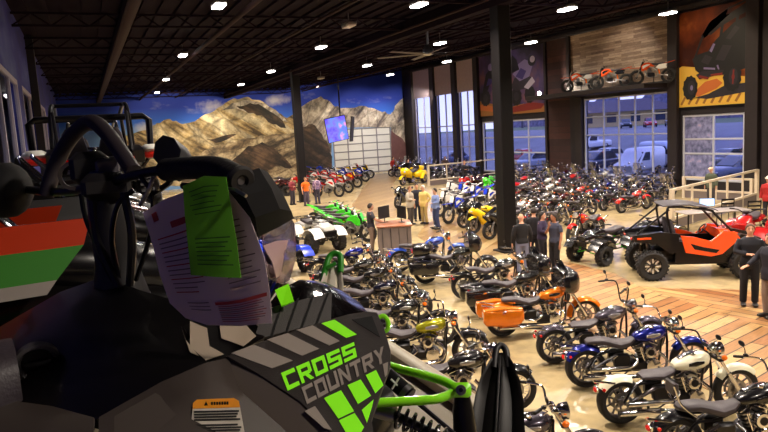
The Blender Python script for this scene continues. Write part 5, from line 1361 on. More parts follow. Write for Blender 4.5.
mb = MB(); mb.lathe([(.02, -.08), (.07, -.06), (.09, .06), (.08, .07)], BLKMET, 'y', (XR-1.0, 38.9, LEDGE_Z+.18), 14); mb.tube([(XR-1.0, 38.9, LEDGE_Z), (XR-1.0, 38.9, LEDGE_Z+.14)], .02, BLKMET, 6)
t = thing('spotlight', 'small bright spotlight on the left end of the wall ledge', 'spotlight'); part('housing', mb, t)
mb = MB(); mb.ell((XR-1.06, 38.86, LEDGE_Z+.2), (.13, .13, .13), M_LAMP, 12, 8); part('bulb', mb, t)

# ---------------------------------------------------------------- counter, railings, lounge
M_LAM = mat('grey_wood_laminate', (112, 100, 98), .5, var=.12, bscale=3)
M_TOP = mat('brown_counter_top', (150, 96, 70), .35)
g = G(396, 257); cz = math.radians(-22)
t = thing('information_counter', 'grey wood information counter with reddish top and a screen', 'counter', (g.x, g.y, 0), cz)
mb = MB(); mb.box((0, .5, .52), (1.12, 1.2, 1.04), M_LAM, .02)
for k in range(4): mb.box((-.42+.28*k, -.105, .52), (.012, .02, 1.0), BLKMET)
mb.box((0, .5, .04), (1.14, 1.22, .08), BLKMET, .01); part('cabinet', mb, t)
mb = MB(); mb.box((0, .5, 1.07), (1.22, 1.3, .06), M_TOP, .02); part('counter_top', mb, t)
def screen(label, loc, rz, w=.62, h=.44, lit=False):
    s = thing('monitor', label, 'monitor', loc, rz)
    a = MB(); a.box((0, 0, .14+h/2), (.03, w, h), PLAST, .01); part('case', a, s)
    a = MB(); a.box((0, 0, .01), (.18, .24, .02), PLAST, .008); a.tube([(-.01, 0, .02), (-.02, 0, .16)], .02, PLAST, 6); part('stand', a, s)
    a = MB(); a.box((.017, 0, .14+h/2), (.006, w-.04, h-.04), mat('screen_lit', (170, 205, 255), .3, emit=1.1) if lit else mat('screen_pale', (130, 134, 140), .15, emit=.05), 0); part('display', a, s)
R_ = Matrix.Rotation(cz, 3, 'Z')
for k, (x, y, a, lb) in enumerate(((.30, .55, 25, 'pale monitor on the information counter, right one'), (-.30, .8, 140, 'dark monitor back on the information counter, left one'))):
    q = V((g.x, g.y, 0))+R_ @ V((x, y, 1.1)); screen(lb, tuple(q), cz+math.radians(a))
M_RAIL = mat('pale_painted_rail', (206, 190, 166), .45)
def railing(label, pts, h=1.05, panels=(), ends=.07, posts=True):
    t = thing('railing', label, 'railing')
    mb = MB()
    for a, b in zip(pts, pts[1:]):
        a, b = V(a), V(b); d = (b-a).normalized(); s_ = d.cross(V((0, 0, 1)))*.05
        for z in (h, .42):
            mb.loft([[tuple(q+s_*i+V((0, 0, z+j*.045))) for i, j in ((-1, -1), (1, -1), (1, 1), (-1, 1))] for q in (a, b)], M_RAIL)
    part('rail', mb, t)
    for a, b in zip(pts, pts[1:]):
        a, b = V(a), V(b); n = max(1, round((b-a).length/1.7))
        for k in range(n+1):
            q = a.lerp(b, k/n); m = MB(); w = .14 if k in (0, n) else .07
            m.box((q.x, q.y, (q.z+h)/2-.0), (w, w, h-q.z+.06), M_RAIL, .01); part('post', m, t)
    for k in panels:
        a, b = V(pts[k]), V(pts[k+1]); m = MB(); d = (b-a).normalized(); s_ = d.cross(V((0, 0, 1)))*.02
        m.loft([[tuple(q+s_*i+V((0, 0, z))) for i, z in ((-1, .02), (1, .02), (1, .4), (-1, .4))] for q in (a, b)], M_LAM); part('panel', m, t)
A = G(429, 186); B = G(482, 180); C_ = G(497, 178)
railing('pale railing with grey lower panels left of the near column', [(A.x, A.y, 0), (B.x, B.y, 0), (C_.x, C_.y, 0)], 1.5, (0,))
A, B = G(672, 190, 1.5), G(757, 170, 1.5)
C2 = G(757, 213)
railing('pale railing slanting across the lounge at the right', [(A.x, A.y, 0), (B.x, B.y, 0)], 1.5, (0,))
D0, D1 = G(684, 177, 1.05), G(752, 179.5, 1.05)
railing('second pale railing crossing behind the slanting one', [(D0.x, D0.y, 0), (D1.x, D1.y, 0)], 1.05, (0,))
# table with laptop and two black chairs
q = G(712, 231)
t = thing('lounge_table', 'low grey table behind the buggy roof carrying a bright screen', 'table', (q.x, q.y, 0), math.radians(-20))
mb = MB(); mb.box((0, 0, .74), (2.4, .9, .05), mat('grey_table_top', (150, 140, 136), .4), .02); part('tabletop', mb, t)
for sx in (-1, 1):
    for sy in (-1, 1):
        mb = MB(); mb.tube([(sx*1.1, sy*.38, 0), (sx*1.1, sy*.38, .72)], .03, BLKMET, 8); part('leg', mb, t)
screen('bright screen on the table behind the buggy roof', (q.x-.15, q.y+.1, .765), math.radians(-130), .52, .30, True)
CH = Proto(); mb = MB(); mb.box((0, 0, .45), (.44, .44, .05), LEATHER, .02); CH.add('seat', mb)
for sx in (-1, 1):
    for sy in (-1, 1):
        mb = MB(); mb.tube([(sx*.2, sy*.2, 0), (sx*.19, sy*.19, .44)], .015, BLKMET, 6); CH.add('leg', mb)
mb = MB()
for s_ in (-1, 1): mb.tube([(-.2, s_*.2, .44), (-.24, s_*.2, .92)], .016, BLKMET, 6)
for z in (.62, .74, .88): mb.box((-.23, 0, z), (.025, .42, .06), BLKMET, .01)
CH.add('backrest', mb)
for k, (px, py) in enumerate(((722, 226), (748, 229))):
    c = G(px+3, py-2); spawn(CH, 'chair', ['black slat back chair left of two at the grey table', 'black slat back chair right of two at the grey table'][k], 'chair', (c.x, c.y, 0), math.radians(60), group='chairs at the lounge table', scale=1.1)

# hanging pair of screens on a pole
t = thing('hanging_screens', 'pair of large screens hung from the roof in a V near the garage door', 'screen')
c = P(341, 130, 43.5)
mb = MB(); mb.tube([(c.x, c.y, c.z+.6), (c.x, c.y, 8.35)], .05, BLKMET, 8); mb.box((c.x, c.y, c.z+.6), (.5, .3, .12), BLKMET, .03); part('pole', mb, t)
for k, (px, ang, sc) in enumerate(((336.5, -97, 1), (352, -28, 0))):
    o = P(px, 129, 43.3); T = Matrix.Translation(o) @ Matrix.Rotation(math.radians(ang), 4, 'Z') @ Matrix.Rotation(.12, 4, 'Y') @ Matrix.Rotation(.16 if sc else 0, 4, 'X')
    mb = MB(); mb.box((0, 0, 0), (.10, 1.42, 1.62), PLAST, .02, T=T); s_ = part('case', mb, t)
    if sc:
        mb = MB(); mb.box((.052, 0, 0), (.006, 1.34, 1.54), tex_mat('screen_picture', lambda nt, v: n_ramp(nt, n_noise(nt, v, 1.4, 3), [(.36, (60, 40, 190)), (.5, (96, 90, 225)), (.6, (70, 120, 235)), (.72, (210, 130, 160))]), .3), 0, T=T)
        mm = [m for m in mb.mats][0]; bs = mm.node_tree.nodes['Principled BSDF']; src = bs.inputs['Base Color'].links[0].from_socket
        mm.node_tree.links.new(src, bs.inputs['Emission Color']); bs.inputs['Emission Strength'].default_value = 1.0
        part('display', mb, s_)
# ceiling fan
c = P(428, 52, 27.5)
t = thing('ceiling_fan', 'large slim bladed ceiling fan in front of the tall blinds', 'ceiling fan', (c.x, c.y, c.z))
mb = MB(); mb.lathe([(.05, -.15), (.22, -.1), (.22, .12), (.1, .3)], STEEL, 'z', n=16); mb.tube([(0, 0, .25), (0, 0, 8.3-c.z)], .05, STEEL, 8); part('motor', mb, t)
for k in range(6):
    a = 2*PI*k/6+.35
    mb = MB(); mb.loft([[(r*cos(a)-w_*sin(a), r*sin(a)+w_*cos(a), -.10+h_) for w_, h_ in ((-.09, .0), (.09, .03), (.09, .045), (-.09, .015))] for r in (.2, 2.2)], mat('fan_grey', (70, 60, 66), .6)); part('blade', mb, t)

# ---------------------------------------------------------------- people
NAVYC, BLKC, DKG = (26, 28, 44), (22, 20, 26), (52, 52, 58)
person('clerk in dark shirt leaning on the information counter', 372.5, 253.5, -20, (44, 42, 52), (128, 108, 96), h=1.78, la='counter', ra='counter', long_sleeve=False)
person('customer in pale grey jacket, leftmost of the group of four', 411, 225, -60, (176, 164, 148), (70, 62, 58), la='down', ra='fold', jacket=True, hair=(120, 80, 50))
person('customer in dark coat between the two pale jackets', 418, 221, -110, (34, 34, 50), (30, 32, 48), la='down', ra='down', jacket=True)
person('customer in yellowish tan coat and khaki trousers', 425, 224, 200, (214, 186, 110), (176, 150, 96), hair=(210, 200, 190), la='pocket', ra='pocket', jacket=True)
person('customer in light blue shirt and jeans', 437, 229.5, 185, (122, 140, 190), (46, 54, 92), la='fold', ra='down')
person('bald man in black shirt and jeans seen from behind', 523, 274, 70, (20, 18, 22), (112, 116, 140), h=1.74, la='down', ra='down', hair='bald')
person('dark haired person in black beside the bald man', 535, 264, 55, (24, 20, 28), (28, 28, 40), h=1.72, la='down', ra='fold')
person('woman with long dark hair and folded arms facing the tall man', 543, 268, -62, (44, 30, 60), (24, 22, 30), h=1.68, la='fold', ra='fold', female=True, hair='long')
person('tall man in dark grey polo with a hand at his chin', 555.5, 273, 185, (56, 58, 76), (22, 20, 26), h=1.72, la='down', ra='chin', long_sleeve=False, skin=SKIN2)
person('smiling man in black fleece standing before the orange buggy', 749, 306, 222, (22, 22, 32), (20, 18, 24), h=1.84, la='down', ra='fold', hair=(90, 62, 44))
person('man in dark jacket and grey trousers at the right edge', 770, 318, 165, (24, 22, 34), (140, 122, 112), h=1.78, la='down', ra='point', jacket=True)
person('person in orange shirt near the distant column', 307, 206, -80, (236, 110, 24), (80, 70, 90), la='down', ra='down', long_sleeve=False, hair=(110, 70, 40))
M_PLAID = tex_mat('plaid_cloth', lambda nt, v: n_mix(nt, .5, n_brick(nt, n_map(nt, v, rot=(PI/2, 0, PI/2)), (96, 60, 130), (70, 60, 120), (226, 206, 226), .09, .09, .014, off=0), (150, 110, 150), 'MULTIPLY'), .85)
person('person in purple plaid shirt right of the one in orange', 318, 204, 100, M_PLAID, (54, 52, 70), la='down', ra='down')
person('person in maroon top left of the one in orange', 293, 205, -60, (120, 42, 50), (50, 46, 60), la='down', ra='fold')
person('person in dark jacket behind the yellow trike', 409, 180, -95, (28, 24, 34), (30, 28, 40), la='down', ra='down', jacket=True)
person('person in red standing by the garage door edge', 394, 176, -90, (170, 36, 30), (60, 40, 44), la='down', ra='down')
person('person in brown jacket under the tall windows', 446, 176.5, -120, (86, 66, 60), (40, 36, 44), la='down', ra='fold', jacket=True)
person('person in dark top behind the pale railing', 465, 185, -95, (30, 26, 36), (40, 36, 44), hair=(180, 120, 80), la='fold', ra='fold')
person('person in green jacket and pale cap behind the right railing', 711, 205, 190, (76, 82, 66), (60, 56, 60), hair=(226, 190, 160), la='down', ra='down', jacket=True, hat=True)
person('person in red jacket with a white cap at the right edge', 768, 222, 190, (176, 34, 34), (40, 36, 44), hair=(232, 226, 214), la='down', ra='down', jacket=True, hat=True)
# ---------------------------------------------------------------- office behind the left windows
rbox('wall_office', XL-3.4, XL-3.2, -9, 48, 2.6, 8.4, mat('office_wall', (150, 140, 156), .8))
rbox('floor_office', XL-3.4, XL-.3, -9, 48, 2.5, 2.6, M_DARK)
rbox('ceiling_office', XL-3.4, XL-.3, -9, 48, 6.9, 7.0, M_DARK)
rbox('wall_office_end', XL-3.4, XL-.3, 48, 48.2, 2.5, 8.5, mat('office_wall', (150, 140, 156), .8))
q = onX(9, 105, XL-1.2); q.z = 6.76
for y_ in (14, 24, 34): area((XL-1.7, y_, 6.8), (XL-1.7, y_, 2), (.3, 2), 45, (1, .92, .9), 170, 'office_fill')  # fill lights without fixtures, added to brighten the office
t = thing('tube_light', 'white tube light glowing behind the left window', 'light', tuple(q))
mb = MB(); mb.tube([(0, -1.2, 0), (0, 1.2, 0)], .05, mat('tube_glow', (255, 244, 230), .5, emit=14), 8); part('tube', mb, t)
mb = MB(); mb.box((0, 0, .09), (.16, 2.5, .08), WHITEP, .01)
part('housing', mb, t)

# ---------------------------------------------------------------- snowmobile seen close up on the mezzanine edge
SL_BLK = mat('sled_gloss_black', (11, 9, 10), .34, 0, .25, spec=.3)
SL_MATT = mat('sled_matt_charcoal', (41, 35, 34), .5, bump=.1, bscale=300)
SL_GREY = mat('sled_dark_grey_panel', (64, 55, 50), .55)
SL_LIP = mat('sled_grey_lip', (98, 88, 82), .5)
DEC_GRY = mat('decal_grey', (142, 132, 124), .45)
DEC_GRN = mat('decal_lime', (140, 255, 28), .4, emit=.10)  # slight emission added to make the lime print look brighter
DEC_CRM = mat('decal_cream', (176, 160, 140), .5)
LIME = mat('lime_powder_coat', (150, 255, 34), .35, 0, .4)
PINKY = mat('print_red_ink', (176, 60, 60), .7); INK = mat('print_grey_ink', (120, 96, 110), .7)
sled = thing('snowmobile', 'black and lime snowmobile in the foreground with large cross country lettering', 'snowmobile', (.35, 1.75, MZ))
SLI = Matrix.Translation(V((-.35, -1.75, -MZ)))
def spart(name, mb, parent=None, label=None):
    """world-space mesh put under the sled"""
    mb.v = [(x-.35, y-1.75, z-MZ) for x, y, z in mb.v]
    return part(name, mb, parent or sled, label)
def plate(pts, th, m, mb=None, towards=None):
    """polygon plate through 3D points, extruded away from the viewer's side"""
    mb = mb or MB(); q = [V(p) for p in pts]; n = V((0, 0, 0)); c = sum(q, V((0, 0, 0)))/len(q)
    for a, b in zip(q, q[1:]+q[:1]): n += (a-c).cross(b-c)
    n.normalize()
    if n.dot(EYE-c) < 0: n = -n
    mb.loft([[tuple(p) for p in q], [tuple(p-n*th) for p in q]], m); return mb
class Plane:
    def __init__(s, a, b, c):
        s.o = a; s.n = (b-a).cross(c-a).normalized()
        if s.n.dot(EYE-a) < 0: s.n = -s.n
    def at(s, px, py, h=0.0):
        d = P(px, py, 1)-EYE; o = s.o+s.n*h
        return EYE+d*((o-EYE).dot(s.n)/d.dot(s.n))
PL = Plane(P(228, 358, 1.36), P(380, 312, 1.59), P(335, 432, 1.24))
# outer side panel
outline = [(226, 356), (262, 341), (324, 320.5), (349, 313.5), (366, 311), (377, 311.7), (384, 325.8), (391, 350), (391, 364.5), (382.5, 389), (375, 410), (372, 421), (376, 446), (350, 470), (346, 446), (330, 432), (300, 402), (258, 374)]
mb = MB(); q0 = [PL.at(*p) for p in outline]; c0 = sum(q0, V())/len(q0)
mb.loft([[tuple(p.lerp(c0, .012)) for p in q0], [tuple(p-PL.n*.004) for p in q0], [tuple(p-PL.n*.02) for p in q0]], SL_MATT)
sp_ = spart('side_panel', mb)
mb = MB()
def dec(poly, m, h=.0012): spart('decal', plate([PL.at(x, y, h) for x, y in poly], .0009, m), sp_)
dec([(231, 353), (254, 344.7), (292.9, 360.4), (272, 368.2)], DEC_GRY); dec([(266.8, 339.5), (287.7, 333), (318.9, 348.6), (302, 355.7)], DEC_GRY)
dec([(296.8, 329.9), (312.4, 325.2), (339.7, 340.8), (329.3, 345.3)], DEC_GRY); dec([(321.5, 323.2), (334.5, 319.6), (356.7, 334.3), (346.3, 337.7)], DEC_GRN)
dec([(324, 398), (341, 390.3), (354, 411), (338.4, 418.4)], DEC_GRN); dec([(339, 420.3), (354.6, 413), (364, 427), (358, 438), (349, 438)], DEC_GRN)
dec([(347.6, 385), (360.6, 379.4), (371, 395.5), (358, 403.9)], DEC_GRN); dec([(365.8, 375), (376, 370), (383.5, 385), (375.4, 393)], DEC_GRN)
dec([(361.9, 409.8), (373.6, 399.4), (372.3, 406), (367, 422.8)], DEC_GRN); dec([(304.6, 411), (315, 406), (332, 430), (324, 428)], DEC_GRY); dec([(383, 364), (388, 362), (387.5, 374), (385, 377)], DEC_GRY)
# lettering, angular block letters as strokes on a unit cell
GL = {'C': [(0, 0, .24, 1), (.24, 0, 1, .22), (.24, .78, 1, 1)], 'O': [(0, 0, .24, 1), (.76, 0, 1, 1), (.24, 0, .76, .22), (.24, .78, .76, 1)],
      'S': [(0, .78, 1, 1), (0, .5, .24, .78), (0, .39, 1, .61), (.76, .22, 1, .39), (0, 0, 1, .22)], 'U': [(0, 0, .24, 1), (.76, 0, 1, 1), (.24, 0, .76, .22)],
      'T': [(0, .78, 1, 1), (.38, 0, .62, .78)], 'R': [(0, 0, .24, 1), (.24, .78, 1, 1), (.76, .42, 1, .78), (.24, .36, .86, .56)], 'N': [(0, 0, .24, 1), (.76, 0, 1, 1)], 'Y': [(.38, 0, .62, .45)]}
GX = {'R': [[(.42, .36), (.68, .36), (1.0, 0), (.72, 0)]], 'N': [[(.24, 1), (.24, .66), (.76, 0), (.76, .34)]], 'Y': [[(0, 1), (.26, 1), (.62, .45), (.38, .40)], [(1, 1), (.74, 1), (.38, .45), (.62, .40)]]}
def lettering(word, quad, m, gap=.16):
    BL, TL, TR, BR = [V((*p, 0)) for p in quad]; mb = MB(); n = len(word); cw = 1/(n+(n-1)*gap)
    def at(u, v, h): p = BL.lerp(BR, u).lerp(TL.lerp(TR, u), v); return PL.at(p.x, p.y, h)
    for k, ch in enumerate(word):
        o = k*cw*(1+gap)
        polys = [[(a, b), (c, b), (c, d), (a, d)] for a, b, c, d in GL[ch]]+GX.get(ch, [])
        for poly in polys: plate([at(o+u*cw, v, .0016) for u, v in poly], .001, m, mb)
    return mb
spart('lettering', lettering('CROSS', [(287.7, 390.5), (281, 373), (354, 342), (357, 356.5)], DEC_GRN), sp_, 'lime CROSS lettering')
spart('lettering', lettering('COUNTRY', [(307, 404), (301.5, 387.5), (383.5, 346), (386, 361)], DEC_GRY), sp_, 'grey COUNTRY lettering')
mb = MB(); plate([PL.at(352, 319.5, .001), PL.at(372, 316, .001), PL.at(380, 337, .001)], .0008, mat('intake_black', (6, 5, 6), .9), mb); spart('air_intake', mb, sp_)
mb = MB(); plate([PL.at(226, 356, -.006), PL.at(258, 375, -.004), PL.at(300, 403, -.004), PL.at(330, 434, -.004), PL.at(340, 470, -.03), PL.at(296, 440, -.03), PL.at(238, 388, -.03)], .01, SL_LIP, mb); spart('panel_lip', mb, sp_)
# grey console panels either side of the seam
def fan(pts, m, th=.012, mb=None):
    """slightly crowned sheet through 3D outline points"""
    mb = mb or MB(); q = [V(p) for p in pts]; c = sum(q, V())/len(q); n = V()
    for a, b in zip(q, q[1:]+q[:1]): n += (a-c).cross(b-c)
    n.normalize(); n = n if n.dot(EYE-c) > 0 else -n
    top = [tuple(p) for p in q]+[tuple(p.lerp(c, .5)+n*th*.7) for p in q]+[tuple(c+n*th)]; bot = [tuple(p-n*th) for p in q]
    N = len(q); vs = top+bot; fs = []
    for i in range(N):
        j = (i+1) % N
        fs += [(i, j, N+j, N+i), (N+i, N+j, 2*N), (2*N+1+j, 2*N+1+i, i), (j, 2*N+1+j, i)]
    fs.append(tuple(2*N+1+i for i in range(N)))
    mb.add(vs, fs, m); return mb
spart('console_panel', fan([P(99, 417, 1.27), P(161, 382, 1.31), P(205, 363, 1.35), P(228, 357.5, 1.37), P(240, 390, 1.30), P(297, 441, 1.17), P(270, 480, 1.05), P(150, 500, 1.0), P(97, 470, 1.08)], SL_GREY, .006))
spart('console_panel', fan([P(-40, 394, 1.50), P(0, 399, 1.46), P(52, 406, 1.38), P(94, 417.5, 1.275), P(91, 470, 1.09), P(20, 500, 1.1), P(-60, 470, 1.2)], SL_GREY, .006))
deck = spart('console', fan([P(97, 420, 1.285), P(205, 364, 1.36), P(222, 330, 1.52), P(190, 305, 1.62), P(140, 290, 1.70), P(105, 276, 1.8), P(60, 292, 1.86), P(15, 318, 1.85), P(-40, 350, 1.8), P(-50, 396, 1.52), P(0, 401, 1.47), P(52, 408, 1.39)], SL_BLK, .03))
mb = MB()
capT = Matrix.Translation(P(37, 360, 1.52)) @ ((EYE-P(37, 360, 1.52)).to_track_quat('Z', 'Y').to_matrix().to_4x4()) @ Matrix.Rotation(.5, 4, 'X')
mb.ring([(.038, 0), (.048, 0), (.048, .018), (.040, .022), (.034, .012)], GREYPL, 'z', n=24, T=capT); mb.lathe([(.036, .002), (.034, .01), (.01, .014)], PLAST, 'z', n=20, T=capT); mb.box((0, 0, .018), (.06, .014, .014), PLAST, .004, T=capT)
spart('fuel_cap', mb, deck)
mb = MB(); mb.tube([P(64, 332, 1.66), P(72, 331, 1.65), P(80, 329, 1.65)], .006, mat('brass_glint', (196, 166, 90), .25, .9), 8); mb.tube([P(95, 333, 1.66), P(99, 336, 1.65)], .006, STEEL, 8); mb.tube([P(120, 353, 1.55), P(141, 344, 1.55)], [.001, .004], CHROME, 6); spart('key', mb, deck)  # no real key: reflections on the console modelled as small bright bars
# camo shroud between panel and tags
mb = plate([P(176, 312, 1.62), P(262, 300, 1.66), P(264, 338, 1.50), P(228, 357, 1.385), P(203, 363, 1.38)], .01, SL_BLK); sh_ = spart('shroud', mb)
SP = Plane(P(176, 312, 1.61), P(262, 300, 1.65), P(203, 363, 1.372))
mb = MB()
for poly in ([(190, 321), (207, 328), (209.5, 346), (224, 354), (205.6, 360), (190, 346)], [(219, 318), (240, 318), (256, 336), (243.4, 346), (221, 338)], [(181, 326), (186, 340), (199, 356), (190, 352)], [(246, 316), (260, 312), (258, 326)]): spart('decal', plate([SP.at(x, y, .004) for x, y in poly], .001, DEC_CRM), sh_)
# warning label
CP = Plane(P(161, 382, 1.302), P(228, 357.5, 1.362), P(240, 432, 1.162))
lab = [(193, 403), (197, 399.5), (234, 398), (239, 401), (247, 446), (189, 446)]
mb = plate([CP.at(x, y, .0035) for x, y in lab], .001, mat('label_white', (206, 196, 182), .5)); wl_ = spart('warning_label', mb)
mb = plate([CP.at(x, y, .0042) for x, y in [(193, 403), (197, 399.5), (234, 398), (239, 401), (240, 407), (192.6, 408.5)]], .0006, mat('label_orange', (236, 150, 34), .5))
plate([CP.at(x, y, .0046) for x, y in [(204, 405.4), (206, 401.2), (208, 405.2)]], .0003, BLKMET, mb)
for k in range(7):
    a = 211+2.6*k; plate([CP.at(x, y, .0046) for x, y in [(a, 401.9-.07*k), (a+1.9, 401.9-.07*k), (a+1.9, 404.8-.07*k), (a, 404.9-.07*k)]], .0003, BLKMET, mb)
for k in range(13):
    y = 411+2.7*k; e = 1.6*(k % 3)
    if k in (4, 9): continue
    plate([CP.at(*p, .0046) for p in [(194, y), (239+k*.4-e, y-1), (239+k*.4-e, y+.7), (194, y+1.7)]], .0003, mat('label_ink', (24, 22, 22), .6), mb)
spart('label_print', mb, wl_)
# hood, louvres, lime flash
ho = spart('hood', fan([P(262, 342, 1.56), P(266, 308, 1.72), P(281, 289, 1.84), P(300, 279.5, 1.94), P(325, 282, 1.98), P(345, 291.5, 1.97), P(360, 303, 1.93), P(369, 314, 1.84), P(349, 317, 1.68), P(324, 323.5, 1.64)], mat('hood_gloss', (9, 7, 9), .1), .035))
LP_ = Plane(P(258, 338, 1.50), P(330, 320, 1.60), P(290, 300, 1.60))
mb = plate([LP_.at(*p) for p in [(254, 340), (262, 312), (276, 306), (332, 292), (331, 320)]], .01, SL_MATT); lv = spart('louvre_panel', mb)
mb = MB()
for k in range(4):
    x = 270+15*k; plate([LP_.at(*p, .002) for p in [(x, 337-4*k), (x+2.5, 336.5-4*k), (x+14.5, 300-2.6*k), (x+12, 301-2.6*k)]], .001, mat('intake_black', (6, 5, 6), .9), mb)
spart('louvre_slot', mb, lv)
mb = plate([P(275, 290, 1.58), P(288.5, 283.5, 1.60), P(294, 301, 1.56), P(281.5, 306, 1.55)], .004, DEC_GRN); spart('lime_flash', mb)
mb = MB(); mb.tube([P(378, 318, 1.66), P(384, 316, 1.66), P(388, 322, 1.66), P(387, 330, 1.66), P(381, 332, 1.66)], .006, LIME, 8, 4); spart('hood_latch', mb)
# windscreen
CLR = glass_mat('clear_plastic', (205, 190, 200), .62, .12)
mb = MB(); rows_ = [[(262, 214, 1.75), (272, 206, 1.85), (286, 210, 1.95), (294, 224, 2.05)], [(262, 236, 1.72), (270, 232, 1.82), (284, 234, 1.92), (296, 240, 2.02)], [(264, 256, 1.70), (272, 254, 1.78), (283, 255, 1.88), (295, 260, 1.98)], [(270, 278, 1.68), (275, 282, 1.74), (282, 284, 1.82), (289, 280, 1.92)]]
mb.sheet([[tuple(P(*p)) for p in r] for r in rows_], .004, CLR); ws = spart('windscreen', mb)
mb = MB(); mb.sheet([[tuple(P(x, y, d-.01)) for x, y, d in r] for r in ([(262, 214, 1.75), (272, 206, 1.85), (286, 210, 1.95), (294, 224, 2.05)], [(262, 240, 1.72), (270, 238, 1.82), (283, 237, 1.92), (294, 239, 2.02)])], .003, mat('screen_tint', (34, 34, 58), .2, 0, .5)); spart('tinted_band', mb, ws)
mb = MB(); mb.sheet([[tuple(P(x, y, d-.012)) for x, y, d in r] for r in ([(263, 246, 1.71), (276, 241, 1.84), (288, 240, 1.95)], [(272, 262, 1.70), (280, 258, 1.82), (284, 256, 1.9)], [(276, 278, 1.72), (279, 276, 1.78), (281, 272, 1.84)])], .002, mat('screen_glare', (196, 160, 158), .3, 0, .5)); spart('painted_glare', mb, ws)  # pinkish reflection painted onto the clear plastic as a thin sheet
# steering post, handlebar
mb = MB(); mb.tube([P(104, 184, 1.74), P(108, 215, 1.75), P(116, 262, 1.78), P(122, 300, 1.8)], [.045, .05, .055, .08], PLAST, 10, 4); mb.box(tuple(P(106, 186, 1.72)), (.12, .10, .07), PLAST, .02); mb.tube([P(92, 196, 1.7), P(98, 240, 1.72), P(118, 285, 1.74)], .014, BLKMET, 8, 4); mb.tube([P(124, 192, 1.66), P(132, 235, 1.68), P(130, 285, 1.72)], .011, BLKMET, 8, 4); spart('steering_post', mb)
g_ = MB(); g_.ell(tuple(P(6, 190, 1.98)), (.075, .10, .085), mat('bar_muff', (13, 11, 13), .8), 16, 10); muff_ = g_
hb = MB(); hb.tube([P(-24, 186, 2.08), P(20, 189, 1.98), P(62, 192, 1.85), P(104, 184, 1.72), P(140, 174, 1.63), P(170, 169, 1.56), P(200, 167, 1.49), P(222, 170, 1.43)], .0125, BLKMET, 10, 5); hbar = spart('handlebar', hb); spart('hand_guard', muff_, hbar, 'round black hand guard at the left grip')
g_ = MB(); g_.tube([P(166, 170, 1.56), P(190, 168, 1.50), P(218, 169, 1.43), P(240, 180, 1.36)], [.027, .026, .027, .029], RUBBER, 16, 5)
e0 = P(240, 180, 1.36); dd = (P(240, 180, 1.36)-P(224, 171.5, 1.41)).normalized(); Tg = Matrix.Translation(e0) @ dd.to_track_quat('Z', 'Y').to_matrix().to_4x4()
g_.ring([(.010, 0), (.030, -.004), (.032, .004), (.026, .012), (.014, .012)], PLAST, 'z', n=20, T=Tg); g_.lathe([(.010, 0), (.009, .006)], GREYPL, 'z', n=12, T=Tg); spart('grip', g_, hbar)
g_ = MB(); g_.tube([P(-24, 186, 2.08), P(0, 187, 2.03), P(24, 189, 1.97)], [.026, .026, .027], RUBBER, 14); spart('grip', g_, hbar)
g_ = MB(); g_.tube([P(158, 190, 1.58), P(154, 178, 1.56), P(148, 192, 1.56), P(140, 206, 1.58)], .005, STEEL, 6, 4); spart('clutch_lever', g_, hbar); g_ = MB(); g_.tube([P(182, 186, 1.46), P(196, 186, 1.44), P(214, 184, 1.38), P(228, 190, 1.34)], .007, PLAST, 8, 4); g_.tube([P(224, 188, 1.345), P(236, 190, 1.33), P(246, 196, 1.31)], .004, STEEL, 6); spart('brake_lever', g_, hbar)
g_ = MB(); g_.tube([P(150, 196, 1.62), P(170, 182, 1.56), P(166, 176, 1.54), P(160, 172, 1.55)], .007, BLKMET, 6, 4); g_.tube([P(134, 190, 1.66), P(118, 205, 1.66), P(112, 240, 1.7), P(120, 280, 1.74)], .007, BLKMET, 6, 4); g_.tube([P(80, 188, 1.8), P(86, 220, 1.78), P(104, 262, 1.78)], .007, BLKMET, 6, 4); g_.tube([P(140, 176, 1.6), P(152, 196, 1.58), P(150, 235, 1.62), P(136, 280, 1.7)], .006, BLKMET, 6, 4); spart('cable', g_, hbar)
mb = MB(); mb.tube([P(46, 196, 1.88), P(56, 164, 1.88), P(72, 136, 1.85), P(90, 122, 1.8), P(104, 130, 1.76), P(118, 148, 1.72), P(134, 172, 1.66)], .021, mat('padded_hoop', (48, 40, 46), .6), 12, 5); spart('grab_hoop', mb, hbar)
mb = MB(); mb.box(tuple(P(90, 168, 1.78)), (.10, .08, .09), PLAST, .02); mb.ring([(.03, 0), (.04, 0), (.04, .02), (.03, .02)], STEEL, 'y', tuple(P(74, 176, 1.78)), 16); mb.ell(tuple(P(94, 152, 1.82)), (.012, .012, .012), CHROME, 8, 6); mb.box(tuple(P(98, 178, 1.74)), (.05, .05, .04), mat('switch_blue', (30, 46, 130), .4), .01); mb.box(tuple(P(108, 170, 1.74)), (.06, .02, .06), mat('switch_grey', (96, 92, 100), .5), .01, T=None); spart('switch_pod', mb, hbar)
mb = MB(); plate([P(153, 158, 1.58), P(155, 142, 1.6), P(163, 135, 1.6), P(174, 138, 1.58), P(181, 150, 1.55), P(178, 165, 1.53), P(165, 172, 1.54)], .05, PLAST, mb); spart('hand_guard', mb, hbar)
mb = MB(); mb.sheet([[tuple(P(*p)) for p in r] for r in ([(214, 184, 1.42), (236, 176, 1.38), (258, 170, 1.40), (266, 174, 1.44)], [(226, 200, 1.40), (246, 196, 1.35), (270, 190, 1.37), (280, 194, 1.42)], [(240, 216, 1.40), (256, 216, 1.36), (278, 208, 1.38), (289, 212, 1.43)], [(248, 234, 1.42), (258, 235, 1.40), (278, 225, 1.42), (292, 217, 1.45)])], .012, mat('flap_black', (12, 10, 13), .8)); spart('hand_guard', mb, hbar, 'black flap below the right grip')
